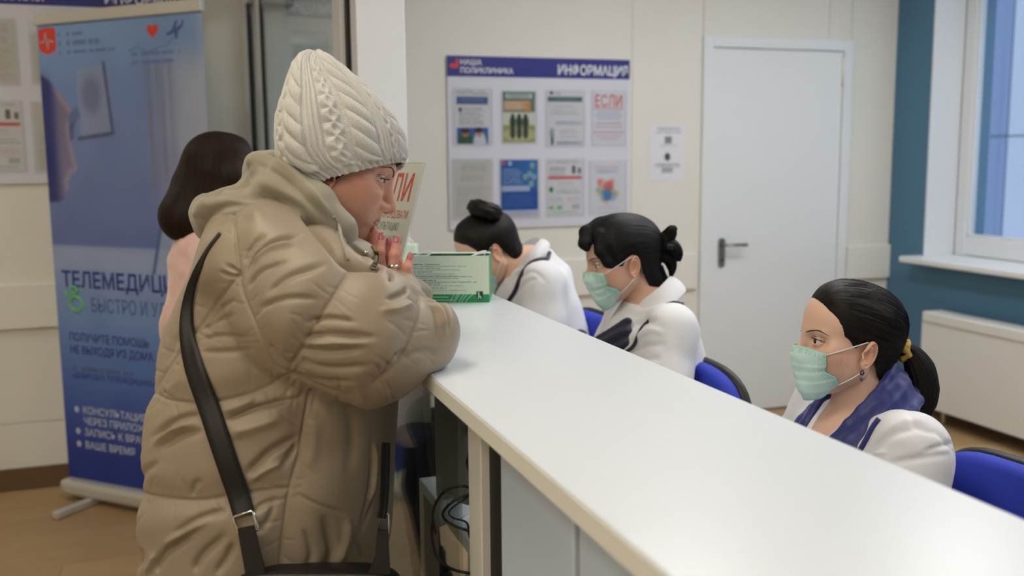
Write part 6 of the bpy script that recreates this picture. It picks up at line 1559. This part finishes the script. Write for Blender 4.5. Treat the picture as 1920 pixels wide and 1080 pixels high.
V_, F_, AC, AL = loft_hair(pt, [.016, .020, .031, .032, .024, .006], [.016, .018, .026, .026, .018, .004], (1, 0, 0), seed=2)
hair_obj('ponytail', pose(V_, R3R, R3T, R3S), F_, AC, AL, m_hair_dk, hair3)
m_scr = fabric('scrunchie_mustard', (206, 170, 84), .8, .3, 600)
sc = MB()
ring_ = [np.array([-.112 + .004 * math.sin(5 * t), .019 * math.cos(t), -.013 + .019 * math.sin(t)]) for t in np.linspace(0, 2 * math.pi, 40, endpoint=False)]
sc.tube(pose(ring_, R3R, R3T, R3S), .0065 + .0016 * np.sin(np.linspace(0, 2 * math.pi * 13, 40, endpoint=False)), 10, closed=True); sc.build('scrunchie', m_scr, hair3, True)
rs = np.random.RandomState(5); paths = []
for i in range(900):          # fine strands over the combed hair, along the flow
    k = rs.randint(len(cv)); 
    th0 = ca[k] / 60; c0 = np.array([0, 0, .02]); p = np.asarray(pole3, float) - c0; p /= np.linalg.norm(p); A_ = frame_mx((0, 0, 0), p, (0, 1, .01))[:3, :3]
    pol0 = rs.uniform(.5, 2.2); seg = np.linspace(pol0, pol0 - .45, 6); pts_ = []
    for po in seg: pts_.append((A_ @ np.array([math.cos(po), math.sin(po) * math.sin(th0), math.sin(po) * math.cos(th0)])))
    paths.append((th0, pts_))
bv3 = BVHTree.FromPolygons([Vector(t) for t in cv], [tuple(int(i) for i in f) for f in cq]); sp3 = []
for th0, ds in paths:
    pp_ = []
    for dvec in ds:
        r = bv3.ray_cast(Vector((0, 0, .02)) + Vector(dvec.tolist()) * .25, -Vector(dvec.tolist()))
        if r[0] is not None and (Vector((0, 0, .02)) - r[0]).length > .05: pp_.append(np.array(r[0]) + dvec * .0007)
    if len(pp_) > 3: sp3.append(pose(pp_, R3R, R3T, R3S))
for i in range(16):           # flyaways at hairline and nape
    a0 = np.array([.062 + .02 * rs.rand(), .01 + .045 * rs.rand(), .085 + .012 * rs.rand()]) if i < 9 else np.array([.026, .062, .0]) + rs.randn(3) * .003
    tip = a0 + (np.array([.012, .01, .022]) * rs.rand() + rs.randn(3) * .004 if i < 9 else np.array([.012, .006, -.02]) + rs.randn(3) * .006); mid = (a0 + tip) / 2 + rs.randn(3) * .004
    sp3.append(pose(spline([a0, mid, tip], 6), R3R, R3T, R3S))
strand_bunch(sp3, .0003, 'loose_strands', m_hair_dk, hair3)
# earring: dark hoop with drop
le = np.array([.002, .0785, -.046])
MB().tube(pose([le + np.array([.0030 * math.sin(t), .002 + .001 * math.cos(t), -.001 + .0045 * math.cos(t)]) for t in np.linspace(0, 2 * math.pi, 16, endpoint=False)], R3R, R3T, R3S), .0012, 6, closed=True).build('earring', m_black, b3, True)
MB().lathe([(.0005, .004), (.0028, .001), (.0030, -.002), (.0015, -.005), (.0003, -.006)], 12, frame_mx(R3T + R3R @ ((le + np.array([0, .001, -.013])) * R3S), (1, 0, 0), (0, 1, 0))).build('earring_drop', mat('garnet_drop', (90, 60, 96), .15, noise=.05, coat=1.0), b3, True)
# navy scarf
lp_s = [(-.066, 0, .050), (-.052, .060, .046), (-.004, .096, .022), (.052, .098, -.024), (.100, .074, -.082), (.132, .040, -.145), (.145, .012, -.21)]
lp_s = [(-.074, 0, .046), (-.058, .058, .040), (-.008, .092, .016), (.054, .094, -.022), (.112, .074, -.075), (.152, .044, -.135), (.170, .014, -.20)]
lw_s = [(-.030, 0, -.060), (-.028, .030, -.060), (-.004, .046, -.056), (.020, .048, -.048), (.026, .040, -.040), (.016, .030, -.020), (.004, .02, -.006)]
for sy in (1, -1): sheet_band([(a, b * sy, c) for a, b, c in lp_s], [(a, b * sy, c) for a, b, c in lw_s], .0085, T3, O3, 'scarf', m_scarf, p3, seed=2 + sy)
piping([(.02, .148, -.012), (.06, .138, -.045), (.105, .112, -.095), (.130, .085, -.14), (.142, .06, -.18)], .0052, T3, O3, 'blouse_piping', m_scarf, p3)

# ------------------------------------------------------------------ receptionist with short black hair (middle)
R2R = rotz(math.radians(166)) @ roty(math.radians(12)); R2S = .97
R2T = P(1116, 500, 2.52) - R2R @ (np.array([.0857, .0315, .0035]) * R2S)
folds2 = [([(1150, 650), (1190, 610), (1235, 600)], 5, -.007, True), ([(1170, 670), (1210, 650), (1250, 645)], 5, -.005, True), ([(1180, 640), (1220, 620), (1245, 625)], 5, .005, True), ([(1195, 680), (1220, 672), (1240, 672)], 4, -.005, True)]
p2, b2_, bl2, O2, T2, W2, hv2, hq2 = seated('receptionist with short black hair, wide white collar and dark neck bow', 'reception staff behind the counter', R2R, R2T, R2S, 172, 8, 'staff_far', dict(openness=1.0, h=.003), dict(skin=(216, 174, 152), lips=(180, 100, 96), brow=(60, 46, 40), brow_th=.003), folds2, wide=.98, collar=lambda X, d: smin(d, rcone(X, (.035, 0, -.030), (.075, 0, -.10), .050, .065), .03))
eyeballs(b2_, R2R, R2T, R2S, look=(1, .18, -.15), iris=(50, 40, 32)); face_mask(hv2, hq2, R2R, R2T, R2S, p2, 2)
line2 = [(.098, .118), (.094, .080), (.074, .066), (.060, .040), (.054, .010), (.040, -.012), (.026, -.022), (.016, -.006), (.006, .012), (-.012, .018), (-.026, .0), (-.032, -.040), (-.040, -.075), (-.07, -.09), (-.14, -.10), (-.14, .155), (.06, .155)]
def ex2(X, f):
    fr = chain(X, [(.045, -.02, .110), (.088, .008, .096), (.102, .030, .070), (.098, .040, .054)], [.012, .015, .012, .006], .02); f = smin(f, fr, .02)
    f = smin(f, chain(X, [(.060, .05, .085), (.070, .062, .045), (.058, .066, .012), (.044, .066, -.008)], [.016, .014, .011, .006], .01), .012); return f
pole2 = (-.105, 0, .01)
cv, cq, ca, cl = hair_cap(line2, .0085, pole2, ex2, h=.003); cv = comb(cv, cq, ca, cl, .0013)
hair2 = hair_obj('hair', pose(cv, R2R, R2T, R2S), cq, ca, cl, m_hair_bk, p2)
for k, (pt, ra) in enumerate((([(-.095, 0, .02), (-.125, .012, .034), (-.140, .026, .052), (-.150, .030, .058)], [.022, .024, .016, .004]), ([(-.095, 0, .01), (-.128, .022, .010), (-.140, .030, -.012), (-.138, .032, -.034)], [.022, .024, .017, .005]), ([(-.090, 0, .0), (-.118, .0, -.022), (-.122, .006, -.050), (-.112, .012, -.075)], [.024, .024, .016, .004]), ([(-.10, 0, .012), (-.130, -.015, .022), (-.145, -.022, .036)], [.022, .022, .006]), ([(-.085, .012, -.040), (-.095, .018, -.072), (-.120, .020, -.100)], [.016, .011, .002]))):
    V_, F_, AC, AL = loft_hair(pt, ra, [r * .8 for r in ra], (0, 1, 0), 60, 30, .002, k + 3); hair_obj('hair_lock', pose(V_, R2R, R2T, R2S), F_, AC, AL, m_hair_bk, hair2)
MB().box((-.012, -.035, -.008), (.012, .035, .008), .006, frame_mx(R2T + R2R @ (np.array([-.122, .012, .012]) * R2S), R2R @ np.array([1, 0, .3]), R2R @ np.array([0, 1, 0]))).build('hair_clip', m_black, hair2)
# collar wings
def collar_wing(sy, T_, O_, parent, sc=1.0):
    n = 14; V = []
    for i in range(n):
        t = i / (n - 1); a = np.array([-.060 + .125 * t, sy * (.030 + .040 * math.sin(math.pi * min(t * 1.2, 1)) * 1.0), .062 - .080 * t ** 1.6]); b = a + np.array([-.024 + .060 * t, sy * (.050 + .022 * t), -.040 - .024 * t]) * sc; m = (a + b) / 2 + np.array([-.004, sy * .010, .008])
        V += [a, m, b]
    V = np.array(V); W_ = V + np.array([0, sy * .0025, .001]); F = []
    N = len(V)
    for i in range(n - 1):
        for j in range(2): q = i * 3 + j; F += [(q, q + 1, q + 4, q + 3), (N + q, N + q + 3, N + q + 4, N + q + 1)]
        F += [(i * 3, i * 3 + 3, N + i * 3 + 3, N + i * 3), (i * 3 + 2, N + i * 3 + 2, N + i * 3 + 5, i * 3 + 5)]
    e = (n - 1) * 3; F += [(0, N, N + 1, 1), (1, N + 1, N + 2, 2), (e, e + 1, N + e + 1, N + e), (e + 1, e + 2, N + e + 2, N + e + 1)]
    o = mesh_obj('collar', pose(np.vstack([V, W_]), T_, O_), F, m_blouse, parent, True); s = o.modifiers.new('sub', 'SUBSURF'); s.levels = 1; s.render_levels = 2
    return o
for sy in (1, -1): collar_wing(sy, T2, O2, p2)
piping([(-.085, .085, .004), (-.025, .142, -.012), (.055, .140, -.060), (.110, .100, -.105), (.150, .05, -.130)], .0048, T2, O2, 'blouse_piping', m_scarfd, p2)
sheet_band([(.090, .090, -.052), (.135, .058, -.078), (.172, .016, -.100), (.182, .0, -.112)], [(.012, .016, -.050), (.012, .010, -.046), (.006, 0, -.030), (.004, 0, -.020)], .009, T2, O2, 'neck_bow', m_scarfd, p2, seed=4)
sheet_band([(.182, .0, -.108), (.186, -.034, -.090), (.172, -.066, -.094)], [(.004, 0, -.020), (.006, 0, -.050), (.004, 0, -.040)], .009, T2, O2, 'neck_bow', m_scarfd, p2, seed=5)
sheet_band([(.184, .004, -.112), (.190, .016, -.150), (.188, .026, -.195)], [(.0, .022, 0), (.0, .046, 0), (.0, .040, 0)], .008, T2, O2, 'bow_tail', m_scarfd, p2, seed=6)
band([(.180, -.006, -.106), (.184, .008, -.116)], [.019, .019], 1, T2, O2, 'bow_knot', m_scarfd, p2)

# ------------------------------------------------------------------ receptionist with hair bun (far, head bowed)
R1R = rotz(math.radians(168)) @ roty(math.radians(34)); R1S = .97
R1T = P(931, 474, 3.00) - R1R @ (np.array([-.008, .078, -.012]) * R1S)
p1, b1_, bl1, O1, T1, W1, hv1, hq1 = seated('receptionist with dark hair bun bowing her head behind the mask box', 'reception staff behind the counter', R1R, R1T, R1S, 172, 16, 'staff_far', dict(openness=1.0, h=.003), dict(skin=(220, 182, 158), brow=(60, 46, 40)), [([(960, 560), (985, 530), (1010, 520)], 4, -.006, True), ([(970, 520), (1000, 510), (1025, 530)], 4, -.005, True)], wide=1.0, neck_off=(-.075, 0, -.105), collar=lambda X, d: smin(d, smin(rcone(X, (.035, 0, -.035), (.075, 0, -.10), .048, .062), rcone(X, (-.045, 0, -.02), (-.06, 0, -.07), .055, .07), .03), .03))
eyeballs(b1_, R1R, R1T, R1S, look=(1, 0, -.3)); face_mask(hv1, hq1, R1R, R1T, R1S, p1, 3)
cv, cq, ca, cl = hair_cap(line3, .0095, (-.05, 0, .13), None, h=.003); cv = comb(cv, cq, ca, cl, .0011)
hair1 = hair_obj('hair', pose(cv, R1R, R1T, R1S), cq, ca, cl, m_hair_dk, p1)
# bun: fat roll on the crown
bc = R1T + R1R @ (np.array([-.062, 0, .118]) * R1S); th = np.linspace(0, 2 * math.pi, 64, endpoint=False)
ax_ = P(905, 392, 3.0) - P(905, 372, 3.0)
bun_c = P(909, 394, 3.0); B_m = frame_mx(bun_c, RC @ np.array([1, .28, .0]), RC @ np.array([0, 0, 1]))
V_ = []; NA = 40
for i, t in enumerate(th):
    for j in range(NA):
        a = 2 * math.pi * j / NA; rr = .0265 * (1 + .05 * math.sin(6 * a + 3 * t) + .03 * math.sin(11 * a - 2 * t)); R_b = .030
        V_.append((B_m @ np.array([(R_b + rr * math.cos(a)) * math.cos(t), (R_b + rr * math.cos(a)) * math.sin(t), rr * .95 * math.sin(a), 1]))[:3])
idx = np.arange(64 * NA).reshape(64, NA); Q_ = np.stack([idx, np.roll(idx, -1, 0), np.roll(np.roll(idx, -1, 0), -1, 1), np.roll(idx, -1, 1)], -1).reshape(-1, 4)
hair_obj('hair_bun', np.array(V_), Q_, np.tile(np.arange(NA) * .5, 64), np.repeat(th * 1.5, NA), m_hair_dk, hair1)
MB().lathe([(.028, -.022), (.034, -.010), (.034, .012), (.026, .022)], 24, B_m).build('bun_core', m_hair_dk, hair1, True)
# glasses
gl1 = MB()
for sy in (1, -1):
    gl1.tube(pose(spline([(.095, sy * .062, .012), (.05, sy * .076, .012), (.0, sy * .080, .010)], 10), R1R, R1T, R1S), .0015, 6)
    gl1.tube(pose([(.112 - .010 * abs(math.cos(t)) * .3, sy * (.036 + .026 * math.cos(t)), .002 + .018 * math.sin(t)) for t in np.linspace(0, 2 * math.pi, 24, endpoint=False)], R1R, R1T, R1S), .0014, 6, closed=True)
gl1.tube(pose([(.112, -.011, .006), (.115, 0, .009), (.112, .011, .006)], R1R, R1T, R1S), .0014, 6)
gl1.build('glasses', m_black, p1, True)
for sy in (1, -1): collar_wing(sy, T1, O1, p1, .7)
piping([(-.082, .062, .034), (-.035, .118, .024), (.045, .130, -.030), (.105, .100, -.085), (.145, .058, -.135)], .0070, T1, O1, 'neck_ribbon', m_scarfd, p1)

# ------------------------------------------------------------------ woman in pale pink by the counter, seen from behind
pk = thing('person', (.10, 2.80, 0), 'long haired brunette woman in pale pink jacket standing behind the coat wearer', 'person')
m_pink = fabric('jacket_pale_pink', (222, 188, 182), .95, .5, 260, .6, .08, 60)
lo = (-.30, 2.45, .55); ax, X = grid(lo, (.36, 3.12, 1.36), .0085)
ch_ = (.10, 2.80, 1.12)
d = rcone(X, (.10, 2.80, 1.17), (.09, 2.80, .98), .122, .128); d = smin(d, rcone(X, (.09, 2.80, .98), (.12, 2.80, .64), .128, .135), .05)
for s in (1, -1): d = smin(d, chain(X, [(.10, 2.80 + s * .17, 1.20), (.14, 2.80 + s * .24, .98), (.27, 2.80 + s * .16, 1.12)], [.075, .065, .05], .03), .03)
d = smin(d, rcone(X, (.10, 2.80, 1.25), (.13, 2.80, 1.30), .075, .065), .03)
d = smax(d, .60 - X[2], .01)
v, q = surface_nets(d, lo, .0085); v = laplace(v, q, 3)
mesh_obj('jacket', wrinkle(v, normals(v, q), .014, 20, (1, 1, .6), 4), q, m_pink, pk, True)
KR = rotz(math.radians(20)) @ roty(math.radians(28)); KT = P(412, 338, 2.68); KS = 1.0
hvk, hqk = head_geo('staff_far'); acck = []; add_mesh(acck, pose(hvk, KR, KT, KS), hqk, skin_paint(hvk))
lo = (-.2, 2.4, .0); 
ax, X = grid((-.1, 2.5, .66), (.4, 3.1, 1.45), .012); d = rcone(X, KT + KR @ np.array([-.02, 0, -.06]), (.11, 2.80, 1.22), .052, .06); d = smin(d, rcone(X, (.11, 2.80, 1.22), (.10, 2.80, .72), .09, .11), .03)
for s in (1, -1):
    d = smin(d, chain(X, [(.10, 2.80 + s * .16, 1.20), (.14, 2.80 + s * .24, .98), (.30, 2.80 + s * .13, 1.125)], [.05, .04, .028], .02), .02)
    d = smin(d, ell(X, (.33, 2.80 + s * .11, 1.128), (.05, .035, .018)), .015)
tv, tq = surface_nets(d, (-.1, 2.5, .66), .012); add_mesh(acck, laplace(tv, tq, 2), tq, np.tile(np.array((214, 170, 148)) / 255., (len(tv), 1)))
mesh_obj('body', np.vstack([x[0] for x in acck]), np.vstack([x[1] for x in acck]), m_skin, pk, True, lin(np.vstack([x[2] for x in acck]) * 255))
# long hair
h_ = .0042; lo = (-.22, 2.48, 1.10); ax, X = grid(lo, (.36, 3.06, 1.62), h_)
Xl = [sum(KR[j][i] * (X[j] - KT[j]) for j in range(3)) / KS for i in range(3)]
hs = head_sdf_plain(Xl) - .016
f = smax(hs, (Xl[0] - .045) + .3 * (Xl[2] - .05), .02)
# fall of hair down the back: left side towards the camera
fall = chain(X, [P(400, 330, 2.70), P(376, 362, 2.68), P(352, 400, 2.67), P(338, 428, 2.66)], [.085, .072, .046, .022], .04)
fall = smin(fall, chain(X, [P(430, 335, 2.62), P(415, 385, 2.62), P(398, 425, 2.62)], [.07, .055, .02], .03), .03)
fall = smin(fall, chain(X, [P(430, 335, 2.78), P(415, 385, 2.78), P(398, 425, 2.78)], [.07, .055, .02], .03), .03)
f = smin(f, fall, .03)
v, q = surface_nets(f, lo, h_); v = laplace(v, q, 3); pl = (v - KT); th_ = np.arctan2(pl[:, 1], pl[:, 0] + .02)
ac, al = th_ * 30, pl[:, 2] * 12; v = comb(v, q, ac, al, .0018)
hair_obj('hair', v, q, ac, al, m_hair_bn, pk)
lo = (-.25, 2.5, .05); ax, X = grid(lo, (.3, 3.1, .8), .014); d = rcone(X, (.10, 2.72, .68), (.10, 2.88, .68), .12, .12)
for y in (2.70, 2.90): d = smin(d, chain(X, [(.10, y, .66), (.12, y, .42), (.08, y, .10)], [.09, .07, .05], .03), .03)
d = smax(d, .10 - X[2], .01); v, q = surface_nets(d, lo, .014); mesh_obj('trousers', laplace(v, q, 2), q, m_trouser, pk, True)
shoes(pk, [(.08, 2.70, 0), (.08, 2.90, 0)], np.eye(3), m_shoe)
